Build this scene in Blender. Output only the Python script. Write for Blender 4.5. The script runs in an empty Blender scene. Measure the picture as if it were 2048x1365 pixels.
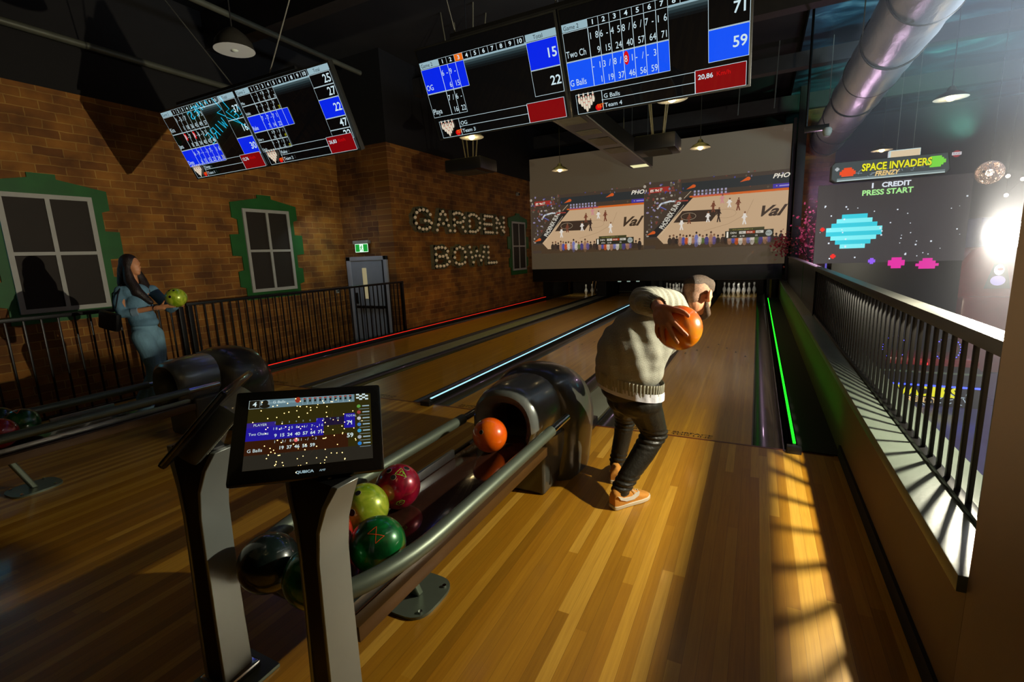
import bpy, bmesh, math, random
from mathutils import Vector, Matrix, Euler
random.seed(7)
PI = math.pi
S = bpy.context.scene
COL = S.collection

# ------------------------------------------------------------------ camera
cam = bpy.data.cameras.new('camera')
cam.sensor_width = 36.0
cam.lens = 953.656 / 2048 * 36.0
cam.clip_start = 0.05
cam.clip_end = 200
camo = bpy.data.objects.new('camera', cam)
COL.objects.link(camo)
_a, _b, _c = 0.47603219, 0.17969591, -0.0404105
_right = Vector((math.cos(_a), math.sin(_a), 0)); _fwd = Vector((-math.sin(_a), math.cos(_a), 0)); _up = Vector((0, 0, 1))
_f2 = math.cos(_b) * _fwd - math.sin(_b) * _up
_u2 = math.cos(_b) * _up + math.sin(_b) * _fwd
_r3 = math.cos(_c) * _right + math.sin(_c) * _u2
_u3 = -math.sin(_c) * _right + math.cos(_c) * _u2
_m = Matrix((_r3, _u3, -_f2)).transposed().to_4x4()
_m.translation = Vector((-0.0255, -4.1215, 1.6039))
camo.matrix_world = _m
S.camera = camo

# ------------------------------------------------------------------ view and world
S.view_settings.view_transform = 'Standard'
S.view_settings.look = 'None'
S.view_settings.gamma = 1.0
S.view_settings.use_curve_mapping = False
S.view_settings.exposure = 0.0
world = bpy.data.worlds.new('world'); S.world = world
world.use_nodes = True
world.node_tree.nodes['Background'].inputs[0].default_value = (0.55, 0.38, 0.20, 1)
world.node_tree.nodes['Background'].inputs[1].default_value = 0.002

# ------------------------------------------------------------------ lights
FL = Vector((1.06, -1.06, 1.60))            # the photographer's strobe behind the railing
def light(name, kind, loc, power, color=(1, 1, 1), size=0.05, target=None, **kw):
    l = bpy.data.lights.new(name, kind); l.energy = power; l.color = color
    if kind in ('POINT', 'SPOT'): l.shadow_soft_size = size
    if kind == 'AREA': l.shape = 'RECTANGLE'; l.size = size[0]; l.size_y = size[1]
    for k, v in kw.items(): setattr(l, k, v)
    o = bpy.data.objects.new(name, l); COL.objects.link(o); o.location = loc
    if target is not None:
        o.rotation_euler = (Vector(target) - Vector(loc)).to_track_quat('-Z', 'Y').to_euler()
    return o
FS = FL + Vector((-0.078, -0.03, 0))
light('strobe_flash', 'POINT', FS, 270, (1.0, 0.93, 0.72), 0.022)
light('strobe_beam', 'SPOT', FS, 680, (1.0, 0.88, 0.66), 0.02, target=(-8.7, 0.6, 3.9), spot_size=math.radians(64), spot_blend=1.0)
# house lighting: dim warm spill high up in the hall, blue-violet spill on the arcade side; then two added fills
light('house_spill', 'AREA', (-3.0, -5.5, 4.6), 1.2, (1.0, 0.74, 0.28), (4, 3), target=(-2.5, 3.0, 0))
light('lane_spill', 'AREA', (-3.2, 5.4, 4.4), 42, (1.0, 0.80, 0.18), (5, 4), target=(-3.2, 5.6, 0), spread=math.radians(110))
light('arcade_spill', 'SPOT', (4.6, 3.4, 4.6), 260, (0.45, 0.55, 1.0), 0.3, target=(3.4, 5.6, 0.0), spot_size=math.radians(100), spot_blend=1.0)
light('arcade_violet', 'SPOT', (3.0, 0.6, 2.2), 80, (0.35, 0.25, 1.0), 0.2, target=(2.6, 1.2, -0.3), spot_size=math.radians(110), spot_blend=1.0)
light('added_duct_fill', 'AREA', (3.4, 2.0, 2.7), 120, (0.75, 0.86, 1.0), (4.5, 0.5), target=(1.5, 2.2, 4.3), spread=math.radians(70))  # added area lamp out of view, brightens the lower side of the duct
light('added_wall_end_fill', 'SPOT', (-2.4, -5.2, 3.6), 520, (1.0, 0.86, 0.62), 0.1, target=(0.6, -2.5, 1.9), spot_size=math.radians(28), spot_blend=1.0)  # unseen spot added to brighten the wall end where glare falls
# the coloured light strips themselves
light('green_strip_light', 'AREA', (0.335, 5.8, 0.075), 2.6, (0.06, 1.0, 0.04), (11.4, 0.02), target=(0.60, 5.8, 0.45), spread=math.radians(75))
light('white_strip_light', 'AREA', (-3.211, 6.1, 0.075), 2.0, (0.7, 0.9, 1.0), (0.02, 12), target=(-3.211, 6.1, 3))
light('red_strip_light', 'AREA', (-6.72, 5.8, 0.085), 2.0, (1.0, 0.08, 0.04), (0.02, 11.4), target=(-7.2, 5.8, 0.5))

# ------------------------------------------------------------------ helpers
def lin(c):
    return tuple((x / 12.92 if x <= 0.04045 else ((x + 0.055) / 1.055) ** 2.4) for x in (v / 255 for v in c))
_mats = {}
def mat(name, rgb=(128, 128, 128), rough=0.6, metal=0.0, emit=None, estr=1.0, var=0.12, scale=6.0, bump=0.0, bscale=60.0, coat=0.0, trans=0.0, alpha=1.0):
    """principled material with procedural variation; rgb given as display colour"""
    if name in _mats: return _mats[name]
    m = bpy.data.materials.new(name); m.use_nodes = True
    nt = m.node_tree; N = nt.nodes; L = nt.links
    b = N['Principled BSDF']
    c = lin(rgb)
    b.inputs['Roughness'].default_value = rough; b.inputs['Metallic'].default_value = metal
    tc = N.new('ShaderNodeTexCoord')
    nz = N.new('ShaderNodeTexNoise'); nz.inputs['Scale'].default_value = scale; nz.inputs['Detail'].default_value = 3
    L.new(tc.outputs['Object'], nz.inputs['Vector'])
    if emit is None:
        rp = N.new('ShaderNodeValToRGB'); e = rp.color_ramp.elements
        e[0].position = 0.3; e[1].position = 0.7
        e[0].color = tuple(x * (1 - var) for x in c) + (1,); e[1].color = tuple(min(1, x * (1 + var)) for x in c) + (1,)
        L.new(nz.outputs['Fac'], rp.inputs['Fac']); L.new(rp.outputs['Color'], b.inputs['Base Color'])
    else:
        b.inputs['Base Color'].default_value = c + (1,)
        b.inputs['Emission Color'].default_value = lin(emit) + (1,)
        b.inputs['Emission Strength'].default_value = estr
    if bump:
        n2 = N.new('ShaderNodeTexNoise'); n2.inputs['Scale'].default_value = bscale; n2.inputs['Detail'].default_value = 4
        L.new(tc.outputs['Object'], n2.inputs['Vector'])
        bp = N.new('ShaderNodeBump'); bp.inputs['Strength'].default_value = bump; bp.inputs['Distance'].default_value = 0.01
        L.new(n2.outputs['Fac'], bp.inputs['Height']); L.new(bp.outputs['Normal'], b.inputs['Normal'])
    if coat: b.inputs['Coat Weight'].default_value = coat; b.inputs['Coat Roughness'].default_value = 0.04
    if trans: b.inputs['Transmission Weight'].default_value = trans
    if alpha < 1: b.inputs['Alpha'].default_value = alpha
    _mats[name] = m
    return m
def glow(name, rgb, s=1.0):
    return mat(name, (8, 8, 8), 0.5, emit=rgb, estr=s)

def nmat(name):
    m = bpy.data.materials.new(name); m.use_nodes = True; _mats[name] = m
    nt = m.node_tree
    return m, nt, nt.nodes, nt.links, nt.nodes['Principled BSDF']
def mathn(nt, op, a, b=None, c=None):
    n = nt.nodes.new('ShaderNodeMath'); n.operation = op
    for i, v in enumerate((a, b, c)):
        if v is None: continue
        if isinstance(v, (int, float)): n.inputs[i].default_value = v
        else: nt.links.new(v, n.inputs[i])
    return n.outputs[0]

class MB:
    """collects shapes into one mesh; build() links it as ONE object"""
    def __init__(s): s.bm = bmesh.new(); s.mi = 0; s.mats = []
    def m(s, material):
        if material not in s.mats: s.mats.append(material)
        s.mi = s.mats.index(material); return s
    def _tag(s, faces):
        for f in faces: f.material_index = s.mi
    def faces(s, vs, fs):
        bv = [s.bm.verts.new(v) for v in vs]; out = []
        for f in fs:
            try: out.append(s.bm.faces.new([bv[i] for i in f]))
            except ValueError: pass
        s._tag(out); return s
    def box(s, c, d, rot=None, bev=0.0, M=None):
        x, y, z = (k / 2 for k in d)
        R = rot.to_matrix() if isinstance(rot, Euler) else (Euler(rot).to_matrix() if rot else Matrix.Identity(3))
        t = bmesh.new()
        bmesh.ops.create_cube(t, size=1.0)
        for v in t.verts: v.co = Vector((v.co.x * d[0], v.co.y * d[1], v.co.z * d[2]))
        if bev: bmesh.ops.bevel(t, geom=t.edges[:], offset=min(bev, min(d) * 0.45), segments=2, affect='EDGES', profile=0.6)
        T = M if M is not None else Matrix.Translation(Vector(c)) @ R.to_4x4()
        if M is not None: T = M @ Matrix.Translation(Vector(c)) @ R.to_4x4()
        s.merge(t, T); return s
    def merge(s, t, T=None):
        t.verts.index_update()
        vs = [s.bm.verts.new((T @ v.co) if T is not None else v.co) for v in t.verts]
        for f in t.faces:
            try: g = s.bm.faces.new([vs[v.index] for v in f.verts]); g.material_index = s.mi
            except ValueError: pass
        t.free()
    def span(s, p, q, bev=0.0):
        c = [(a + b) / 2 for a, b in zip(p, q)]; d = [abs(b - a) for a, b in zip(p, q)]
        return s.box(c, d, bev=bev)
    def cyl(s, p, q, r0, r1=None, n=16, cap=True):
        r1 = r0 if r1 is None else r1
        p, q = Vector(p), Vector(q); ax = (q - p).normalized()
        u = ax.orthogonal().normalized(); w = ax.cross(u)
        vs = []; fs = []
        for k, (c, r) in enumerate(((p, r0), (q, r1))):
            for i in range(n):
                a = 2 * PI * i / n; vs.append(c + (u * math.cos(a) + w * math.sin(a)) * r)
        for i in range(n): fs.append((i, (i + 1) % n, n + (i + 1) % n, n + i))
        if cap: fs.append(tuple(range(n))[::-1]); fs.append(tuple(range(n, 2 * n)))
        return s.faces(vs, fs)
    def tube(s, path, r, n=12, cap=True, closed=False):
        P = [Vector(p) for p in path]; R = r if isinstance(r, (list, tuple)) else [r] * len(P)
        m = len(P); vs = []; fs = []; u = None
        for i, p in enumerate(P):
            t = (P[(i + 1) % m] - P[i - 1]) if closed else (P[min(i + 1, m - 1)] - P[max(i - 1, 0)])
            t.normalize()
            if u is None: u = t.orthogonal().normalized()
            u = (u - t * u.dot(t)); u = u.normalized() if u.length > 1e-6 else t.orthogonal().normalized()
            w = t.cross(u)
            for k in range(n):
                a = 2 * PI * k / n; vs.append(p + (u * math.cos(a) + w * math.sin(a)) * R[i])
        rng = range(m) if closed else range(m - 1)
        for i in rng:
            j = (i + 1) % m
            for k in range(n): fs.append((i * n + k, i * n + (k + 1) % n, j * n + (k + 1) % n, j * n + k))
        if cap and not closed: fs.append(tuple(range(n))[::-1]); fs.append(tuple(range((m - 1) * n, m * n)))
        return s.faces(vs, fs)
    def loft(s, rings, cap=True, closed=True):
        n = len(rings[0]); vs = [Vector(p) for r in rings for p in r]; fs = []
        for i in range(len(rings) - 1):
            for k in range(n if closed else n - 1):
                fs.append((i * n + k, i * n + (k + 1) % n, (i + 1) * n + (k + 1) % n, (i + 1) * n + k))
        if cap and closed: fs.append(tuple(range(n))[::-1]); fs.append(tuple(range((len(rings) - 1) * n, len(rings) * n)))
        return s.faces(vs, fs)
    def lathe(s, prof, o=(0, 0, 0), n=24, M=None):
        vs = []; fs = []; o = Vector(o); m = len(prof)
        for r, z in prof:
            for k in range(n):
                a = 2 * PI * k / n; v = o + Vector((r * math.cos(a), r * math.sin(a), z)); vs.append(M @ v if M is not None else v)
        for i in range(m - 1):
            for k in range(n): fs.append((i * n + k, i * n + (k + 1) % n, (i + 1) * n + (k + 1) % n, (i + 1) * n + k))
        if prof[0][0] > 1e-5: fs.append(tuple(range(n))[::-1])
        if prof[-1][0] > 1e-5: fs.append(tuple(range((m - 1) * n, m * n)))
        return s.faces(vs, fs)
    def ball(s, c, r, seg=24, rings=14, M=None):
        t = bmesh.new(); bmesh.ops.create_uvsphere(t, u_segments=seg, v_segments=rings, radius=1.0)
        rr = r if isinstance(r, (tuple, list)) else (r, r, r)
        T = Matrix.Translation(Vector(c)) @ (M.to_4x4() if M is not None else Matrix.Identity(4)) @ Matrix.Diagonal((rr[0], rr[1], rr[2], 1))
        s.merge(t, T); return s
    def prism(s, poly, fn, t0, t1):
        """poly: 2-D outline; fn(u, v, t) -> 3-D; extruded from t0 to t1"""
        n = len(poly); vs = [fn(u, v, t0) for u, v in poly] + [fn(u, v, t1) for u, v in poly]
        fs = [tuple(range(n))[::-1], tuple(range(n, 2 * n))] + [(i, (i + 1) % n, n + (i + 1) % n, n + i) for i in range(n)]
        return s.faces(vs, fs)
    def build(s, name, material=None, parent=None, bevel=0.0, smooth=38, loc=None):
        bm = s.bm
        bmesh.ops.remove_doubles(bm, verts=bm.verts, dist=1e-6)
        bmesh.ops.recalc_face_normals(bm, faces=bm.faces)
        me = bpy.data.meshes.new(name); bm.to_mesh(me); bm.free()
        for k in (s.mats if s.mats else [material]): me.materials.append(k)
        me.polygons.foreach_set('use_smooth', [True] * len(me.polygons))
        me.set_sharp_from_angle(angle=math.radians(smooth))
        o = bpy.data.objects.new(name, me); COL.objects.link(o)
        if parent is not None:
            o.parent = parent
            o.matrix_parent_inverse = parent.matrix_basis.inverted()
        if bevel:
            b = o.modifiers.new('bevel', 'BEVEL'); b.width = bevel; b.segments = 2; b.limit_method = 'ANGLE'; b.angle_limit = math.radians(40)
        return o

def tag(o, label=None, cat=None, group=None, kind=None):
    if label: o['label'] = label
    if cat: o['category'] = cat
    if group: o['group'] = group
    if kind: o['kind'] = kind
    return o
def struct(o, label=None):
    o['kind'] = 'structure'
    if label: o['label'] = label
    return o
def empty(name, loc=(0, 0, 0), rz=0.0):
    o = bpy.data.objects.new(name, None); COL.objects.link(o); o.location = loc; o.rotation_euler = (0, 0, rz)
    o.empty_display_size = 0.1
    return o
KIDS = {}
def copy_tree(o, M, parent=None):
    """a thing with copies of its parts and sub-parts, moved by M (world)"""
    c = o.copy(); COL.objects.link(c)
    if parent is not None: c.parent = parent
    else: c.matrix_world = M @ o.matrix_basis
    for ch in [k for k in o.children]:
        copy_tree(ch, M, c)
    return c
def text_mesh(body, size=1.0, align='LEFT', sx=1.0, ex=0.0, shear=0.0, bold=0.0, space=1.0):
    """outline lettering as a bmesh in the xy plane"""
    cu = bpy.data.curves.new('t', 'FONT'); cu.body = body; cu.size = size; cu.align_x = align; cu.extrude = ex; cu.shear = shear
    cu.offset = bold; cu.space_character = space; cu.resolution_u = 3; cu.fill_mode = 'BOTH' if ex else 'FRONT'
    if not ex: cu.dimensions = '2D'
    ob = bpy.data.objects.new('t', cu); COL.objects.link(ob)
    dg = bpy.context.evaluated_depsgraph_get(); dg.update()
    me = bpy.data.meshes.new_from_object(ob.evaluated_get(dg))
    t = bmesh.new(); t.from_mesh(me)
    bpy.data.objects.remove(ob); bpy.data.curves.remove(cu); bpy.data.meshes.remove(me)
    if sx != 1.0:
        for v in t.verts: v.co.x *= sx
    return t
class Canvas:
    """flat artwork on a real panel: x right, y up, each layer a hair in front of the last"""
    def __init__(s, T, step=0.0005): s.mb = MB(); s.T = T; s.z = 0.0; s.step = step
    def up(s, k=1): s.z += s.step * k; return s
    def poly(s, pts, m):
        s.mb.m(m); s.mb.faces([s.T @ Vector((x, y, s.z)) for x, y in pts], [tuple(range(len(pts)))]); return s
    def rect(s, x0, y0, x1, y1, m): return s.poly([(x0, y0), (x1, y0), (x1, y1), (x0, y1)], m)
    def frame(s, x0, y0, x1, y1, w, m):
        s.rect(x0, y0, x1, y0 + w, m); s.rect(x0, y1 - w, x1, y1, m); s.rect(x0, y0, x0 + w, y1, m); s.rect(x1 - w, y0, x1, y1, m); return s
    def line(s, x0, y0, x1, y1, w, m):
        d = Vector((x1 - x0, y1 - y0)); n = Vector((-d.y, d.x)).normalized() * w / 2
        return s.poly([(x0 + n.x, y0 + n.y), (x0 - n.x, y0 - n.y), (x1 - n.x, y1 - n.y), (x1 + n.x, y1 + n.y)], m)
    def oval(s, x, y, rx, ry, m, n=20): return s.poly([(x + rx * math.cos(2 * PI * k / n), y + ry * math.sin(2 * PI * k / n)) for k in range(n)], m)
    def ring(s, x, y, r, w, m, n=20, ry=None):
        ry = r if ry is None else ry
        for k in range(n):
            a, b = 2 * PI * k / n, 2 * PI * (k + 1) / n
            s.poly([(x + r * math.cos(a), y + ry * math.sin(a)), (x + (r - w) * math.cos(a), y + (ry - w) * math.sin(a)),
                    (x + (r - w) * math.cos(b), y + (ry - w) * math.sin(b)), (x + r * math.cos(b), y + ry * math.sin(b))], m)
        return s
    def text(s, x, y, body, size, m, align='LEFT', sx=1.0, shear=0.0, bold=0.0, rot=0.0, space=1.0):
        t = text_mesh(body, size, align, sx, 0.0, shear, bold, space)
        s.mb.m(m); s.mb.merge(t, s.T @ Matrix.Translation((x, y, s.z)) @ Matrix.Rotation(rot, 4, 'Z')); return s
    def build(s, name, parent=None):
        bm = s.mb.bm; me = bpy.data.meshes.new(name)
        n0 = (s.T.to_3x3() @ Vector((0, 0, 1)))
        bm.normal_update()
        for f in bm.faces:
            if f.normal.dot(n0) < 0: f.normal_flip()
        bm.to_mesh(me); bm.free()
        for k in s.mb.mats: me.materials.append(k)
        o = bpy.data.objects.new(name, me); COL.objects.link(o)
        if parent is not None: o.parent = parent; o.matrix_parent_inverse = parent.matrix_basis.inverted()
        return o
def organic(name, prims, material, parent=None, voxel=0.008, smooth=6, sub=0):
    """fuse ellipsoids and tapered limbs into one continuous skin.
    prims: ('e', centre, radii, rotation-matrix or None) or ('c', [points], [radii])"""
    mb = MB()
    for p in prims:
        if p[0] == 'e': mb.ball(p[1], p[2], 20, 12, p[3] if len(p) > 3 else None)
        else:
            P = [Vector(q) for q in p[1]]; R = p[2]
            for i in range(len(P) - 1):
                mb.cyl(P[i], P[i + 1], R[i], R[i + 1], 16)
            for q, r in zip(P, R): mb.ball(q, r, 16, 10)
    me = bpy.data.meshes.new(name); mb.bm.to_mesh(me); mb.bm.free()
    o = bpy.data.objects.new(name, me); COL.objects.link(o)
    r = o.modifiers.new('r', 'REMESH'); r.mode = 'VOXEL'; r.voxel_size = voxel
    if smooth: q = o.modifiers.new('s', 'SMOOTH'); q.factor = 0.5; q.iterations = smooth
    dg = bpy.context.evaluated_depsgraph_get(); dg.update()
    m2 = bpy.data.meshes.new_from_object(o.evaluated_get(dg))
    m2.name = name
    o.modifiers.clear(); o.data = m2; bpy.data.meshes.remove(me)
    m2.materials.clear(); m2.materials.append(material)
    m2.polygons.foreach_set('use_smooth', [True] * len(m2.polygons))
    if parent is not None: o.parent = parent; o.matrix_parent_inverse = parent.matrix_basis.inverted()
    return o
# ------------------------------------------------------------------ floor, walls, ceiling
def wood(name, w, tones, rough, coat=0.25, length=2.4, bumpk=0.02):
    m, nt, N, L, b = nmat(name)
    tc = N.new('ShaderNodeTexCoord'); sx = N.new('ShaderNodeSeparateXYZ'); L.new(tc.outputs['Object'], sx.inputs[0])
    bx = mathn(nt, 'FLOOR', mathn(nt, 'DIVIDE', sx.outputs[0], w))
    wn = N.new('ShaderNodeTexWhiteNoise'); wn.noise_dimensions = '1D'; L.new(bx, wn.inputs['W'])
    yy = mathn(nt, 'FLOOR', mathn(nt, 'ADD', mathn(nt, 'DIVIDE', sx.outputs[1], length), mathn(nt, 'MULTIPLY', wn.outputs['Value'], 7.3)))
    cb = N.new('ShaderNodeCombineXYZ'); L.new(bx, cb.inputs[0]); L.new(yy, cb.inputs[1])
    w2 = N.new('ShaderNodeTexWhiteNoise'); w2.noise_dimensions = '2D'; L.new(cb.outputs[0], w2.inputs['Vector'])
    rp = N.new('ShaderNodeValToRGB'); e = rp.color_ramp.elements
    while len(e) < len(tones): e.new(0.5)
    for i, t in enumerate(tones):
        e[i].position = i / (len(tones) - 1); e[i].color = lin(t) + (1,)
    L.new(w2.outputs['Value'], rp.inputs['Fac'])
    mp = N.new('ShaderNodeMapping'); mp.inputs['Scale'].default_value = (60, 2.2, 1); L.new(tc.outputs['Object'], mp.inputs['Vector'])
    nz = N.new('ShaderNodeTexNoise'); nz.inputs['Scale'].default_value = 1.5; nz.inputs['Detail'].default_value = 5; nz.inputs['Distortion'].default_value = 0.6
    L.new(mp.outputs[0], nz.inputs['Vector'])
    mx = N.new('ShaderNodeMix'); mx.data_type = 'RGBA'; mx.blend_type = 'MULTIPLY'
    g = N.new('ShaderNodeValToRGB'); g.color_ramp.elements[0].position = 0.25; g.color_ramp.elements[0].color = (0.76, 0.70, 0.60, 1)
    g.color_ramp.elements[1].position = 0.65; g.color_ramp.elements[1].color = (1, 1, 1, 1)
    L.new(nz.outputs['Fac'], g.inputs['Fac']); mx.inputs[0].default_value = 0.8
    L.new(rp.outputs['Color'], mx.inputs[6]); L.new(g.outputs['Color'], mx.inputs[7])
    # hair-line joints between boards
    fr = mathn(nt, 'FRACT', mathn(nt, 'DIVIDE', sx.outputs[0], w))
    j = mathn(nt, 'LESS_THAN', fr, 0.035)
    m2 = N.new('ShaderNodeMix'); m2.data_type = 'RGBA'; m2.blend_type = 'MULTIPLY'
    L.new(mathn(nt, 'MULTIPLY', j, 0.45), m2.inputs[0]); L.new(mx.outputs[2], m2.inputs[6]); m2.inputs[7].default_value = (0.25, 0.18, 0.1, 1)
    L.new(m2.outputs[2], b.inputs['Base Color'])
    b.inputs['Roughness'].default_value = rough; b.inputs['Coat Weight'].default_value = coat; b.inputs['Coat Roughness'].default_value = 0.12
    n3 = N.new('ShaderNodeTexNoise'); n3.inputs['Scale'].default_value = 3.0; L.new(tc.outputs['Object'], n3.inputs['Vector'])
    bp = N.new('ShaderNodeBump'); bp.inputs['Strength'].default_value = bumpk; L.new(n3.outputs['Fac'], bp.inputs['Height']); L.new(bp.outputs['Normal'], b.inputs['Normal'])
    return m
APPROACH = wood('approach_maple', 0.0545, [(152, 104, 18), (182, 128, 28), (168, 114, 20), (200, 148, 44), (212, 162, 62)], 0.42, 0.15)
LANEWOOD = wood('lane_maple', 0.0273, [(158, 110, 6), (176, 126, 10), (166, 116, 8), (186, 136, 14)], 0.34, 0.5, 4.0, 0.004)

def brick(name, flip, c1, c2, mortar):
    m, nt, N, L, b = nmat(name)
    tc = N.new('ShaderNodeTexCoord'); sx = N.new('ShaderNodeSeparateXYZ'); L.new(tc.outputs['Object'], sx.inputs[0])
    cb = N.new('ShaderNodeCombineXYZ'); L.new(sx.outputs[0 if flip else 1], cb.inputs[0]); L.new(sx.outputs[2], cb.inputs[1])
    n0 = N.new('ShaderNodeTexNoise'); n0.inputs['Scale'].default_value = 5; L.new(cb.outputs[0], n0.inputs['Vector'])
    vm = N.new('ShaderNodeVectorMath'); vm.operation = 'MULTIPLY_ADD'; vm.inputs[1].default_value = (0.035, 0.03, 0)
    L.new(n0.outputs['Color'], vm.inputs[0]); L.new(cb.outputs[0], vm.inputs[2])
    br = N.new('ShaderNodeTexBrick'); br.inputs['Scale'].default_value = 1.0; br.inputs['Brick Width'].default_value = 0.33
    br.inputs['Row Height'].default_value = 0.118; br.inputs['Mortar Size'].default_value = 0.008; br.inputs['Mortar Smooth'].default_value = 0.5
    br.inputs['Color1'].default_value = lin(c1) + (1,); br.inputs['Color2'].default_value = lin(c2) + (1,); br.inputs['Mortar'].default_value = lin(mortar) + (1,)
    br.offset = 0.5; L.new(vm.outputs[0], br.inputs['Vector'])
    n1 = N.new('ShaderNodeTexNoise'); n1.inputs['Scale'].default_value = 2.3; n1.inputs['Detail'].default_value = 5; L.new(cb.outputs[0], n1.inputs['Vector'])
    r1 = N.new('ShaderNodeValToRGB'); r1.color_ramp.elements[0].position = 0.3; r1.color_ramp.elements[0].color = (0.42, 0.36, 0.30, 1)
    r1.color_ramp.elements[1].position = 0.7; r1.color_ramp.elements[1].color = (1.25, 1.2, 1.05, 1); L.new(n1.outputs['Fac'], r1.inputs['Fac'])
    mx = N.new('ShaderNodeMix'); mx.data_type = 'RGBA'; mx.blend_type = 'MULTIPLY'; mx.inputs[0].default_value = 1.0
    L.new(br.outputs['Color'], mx.inputs[6]); L.new(r1.outputs['Color'], mx.inputs[7]); L.new(mx.outputs[2], b.inputs['Base Color'])
    b.inputs['Roughness'].default_value = 0.8
    iv = mathn(nt, 'SUBTRACT', 1.0, br.outputs['Fac'])
    bp = N.new('ShaderNodeBump'); bp.inputs['Strength'].default_value = 0.5; bp.inputs['Distance'].default_value = 0.008
    L.new(iv, bp.inputs['Height']); L.new(bp.outputs['Normal'], b.inputs['Normal'])
    return m
BRICK_Y = brick('brick_side_wall', False, (162, 108, 36), (120, 74, 24), (172, 132, 66))
BRICK_X = brick('brick_end_wall', True, (140, 92, 34), (98, 58, 22), (146, 112, 60))
BLACK = mat('black_paint', (15, 13, 12), 0.85, var=0.2)
DARKCEIL = mat('black_ceiling', (30, 28, 24), 0.85, var=0.35, scale=1.2)
TAN = mat('tan_wall_paint', (122, 100, 74), 0.7, var=0.05, scale=2, bump=0.05, bscale=90)
DGREEN = mat('green_window_surround', (22, 94, 30), 0.55, var=0.15, scale=4)
WPAINT = mat('white_window_paint', (176, 176, 168), 0.5, var=0.05)
PANE = mat('dark_painted_pane', (36, 27, 16), 0.7, var=0.12, scale=3)
STEEL = mat('brushed_steel', (170, 172, 170), 0.32, 1.0, var=0.08, scale=20)
BLKMETAL = mat('black_metal', (34, 33, 31), 0.38, 0.6, var=0.1)

def slab(name, p, q, m, label=None, bev=0.0):
    o = MB().span(p, q, bev).build(name, m); struct(o, label); return o
slab('floor', (-6.95, -9, -0.3), (1.4, 0, 0), APPROACH, 'golden maple plank approach floor')
slab('floor_walkway', (-8.8, -9, -0.45), (-6.95, 4.4, -0.35), mat('dark_carpet', (40, 32, 26), 0.95, bump=0.3, bscale=200), 'dark carpeted walkway behind the left railing')
slab('floor_arcade', (1.4, -9, -0.45), (14, 17, -0.35), mat('arcade_vinyl', (70, 72, 120), 0.22, var=0.25, scale=1.5), 'bluish arcade floor')
slab('floor_under_lanes', (-7.2, 0, -0.45), (1.4, 16, -0.16), BLACK)
slab('wall_left', (-9.0, -9, -0.45), (-8.7, 4.6, 4.07), BRICK_Y, 'brick wall with two green framed windows')
slab('wall_left_front', (-7.6, 4.3, -0.45), (-7.2, 16, 4.07), BRICK_Y, 'brick wall carrying the bulb letters')
slab('wall_end', (-8.7, 4.3, -0.45), (-7.6, 4.6, 4.07), BRICK_X, 'short brick wall with the exit door')
slab('wall_left_upper', (-9.0, -9, 4.07), (-8.72, 4.28, 6.0), BLACK)
slab('wall_left_front_upper', (-9.0, 4.28, 4.07), (-7.18, 16, 6.0), BLACK)
slab('wall_back', (-7.2, 15.6, -0.45), (1.6, 16, 6), BLACK)
slab('wall_arcade_back', (1.6, 16.0, -0.45), (14, 16.3, 6), mat('arcade_back_wall', (52, 50, 66), 0.7, var=0.3, scale=1), None)
slab('wall_arcade_side', (13.7, -9, -0.45), (14, 16, 6), mat('arcade_side_wall', (58, 50, 70), 0.7, var=0.3, scale=1), None)
# near full-height wall on the right, and the low wall under the railing
slab('wall_right', (0.60, -9, -0.45), (1.7, -2.33, 6.0), TAN, 'tan painted wall end beside the camera')
slab('wall_right_low', (0.60, -2.328, -0.45), (0.88, 15.6, 0.51), mat('low_wall_paint', (104, 80, 54), 0.65, var=0.06, scale=2), 'low painted wall under the right railing')
m_ = MB().span((0.575, -2.328, 0.51), (0.90, 11.6, 0.568), 0.004)
o = m_.build('window_sill_cap', mat('grey_tile_cap', (78, 86, 76), 0.35, var=0.12, scale=5, bump=0.05)); struct(o, 'grey ledge capping the low wall')
slab('baseboard_right', (0.585, -9, 0.0), (0.60, 0, 0.09), BLACK, 'black skirting at the foot of the right wall')

# ceiling: dark deck on the lane side, painted night sky over the arcade
slab('ceiling', (-9, -9, 5.9), (0.6, 16, 6.1), DARKCEIL, 'black open ceiling')
m, nt, N, L, b = nmat('night_sky_mural')
tc = N.new('ShaderNodeTexCoord'); mp = N.new('ShaderNodeMapping'); mp.inputs['Scale'].default_value = (0.5, 0.9, 1); L.new(tc.outputs['Object'], mp.inputs['Vector'])
nz = N.new('ShaderNodeTexNoise'); nz.inputs['Scale'].default_value = 1.6; nz.inputs['Detail'].default_value = 8; nz.inputs['Distortion'].default_value = 0.9; L.new(mp.outputs[0], nz.inputs['Vector'])
rp = N.new('ShaderNodeValToRGB'); e = rp.color_ramp.elements; e[0].position = 0.42; e[0].color = lin((20, 24, 34)) + (1,); e[1].position = 0.78; e[1].color = lin((120, 170, 178)) + (1,)
k = e.new(0.58); k.color = lin((40, 76, 92)) + (1,)
L.new(nz.outputs['Fac'], rp.inputs['Fac']); L.new(rp.outputs['Color'], b.inputs['Base Color']); b.inputs['Roughness'].default_value = 0.35
slab('ceiling_arcade', (0.6, -9, 5.6), (14, 16.3, 5.8), m, 'dark ceiling painted with blue and green clouds')
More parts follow.
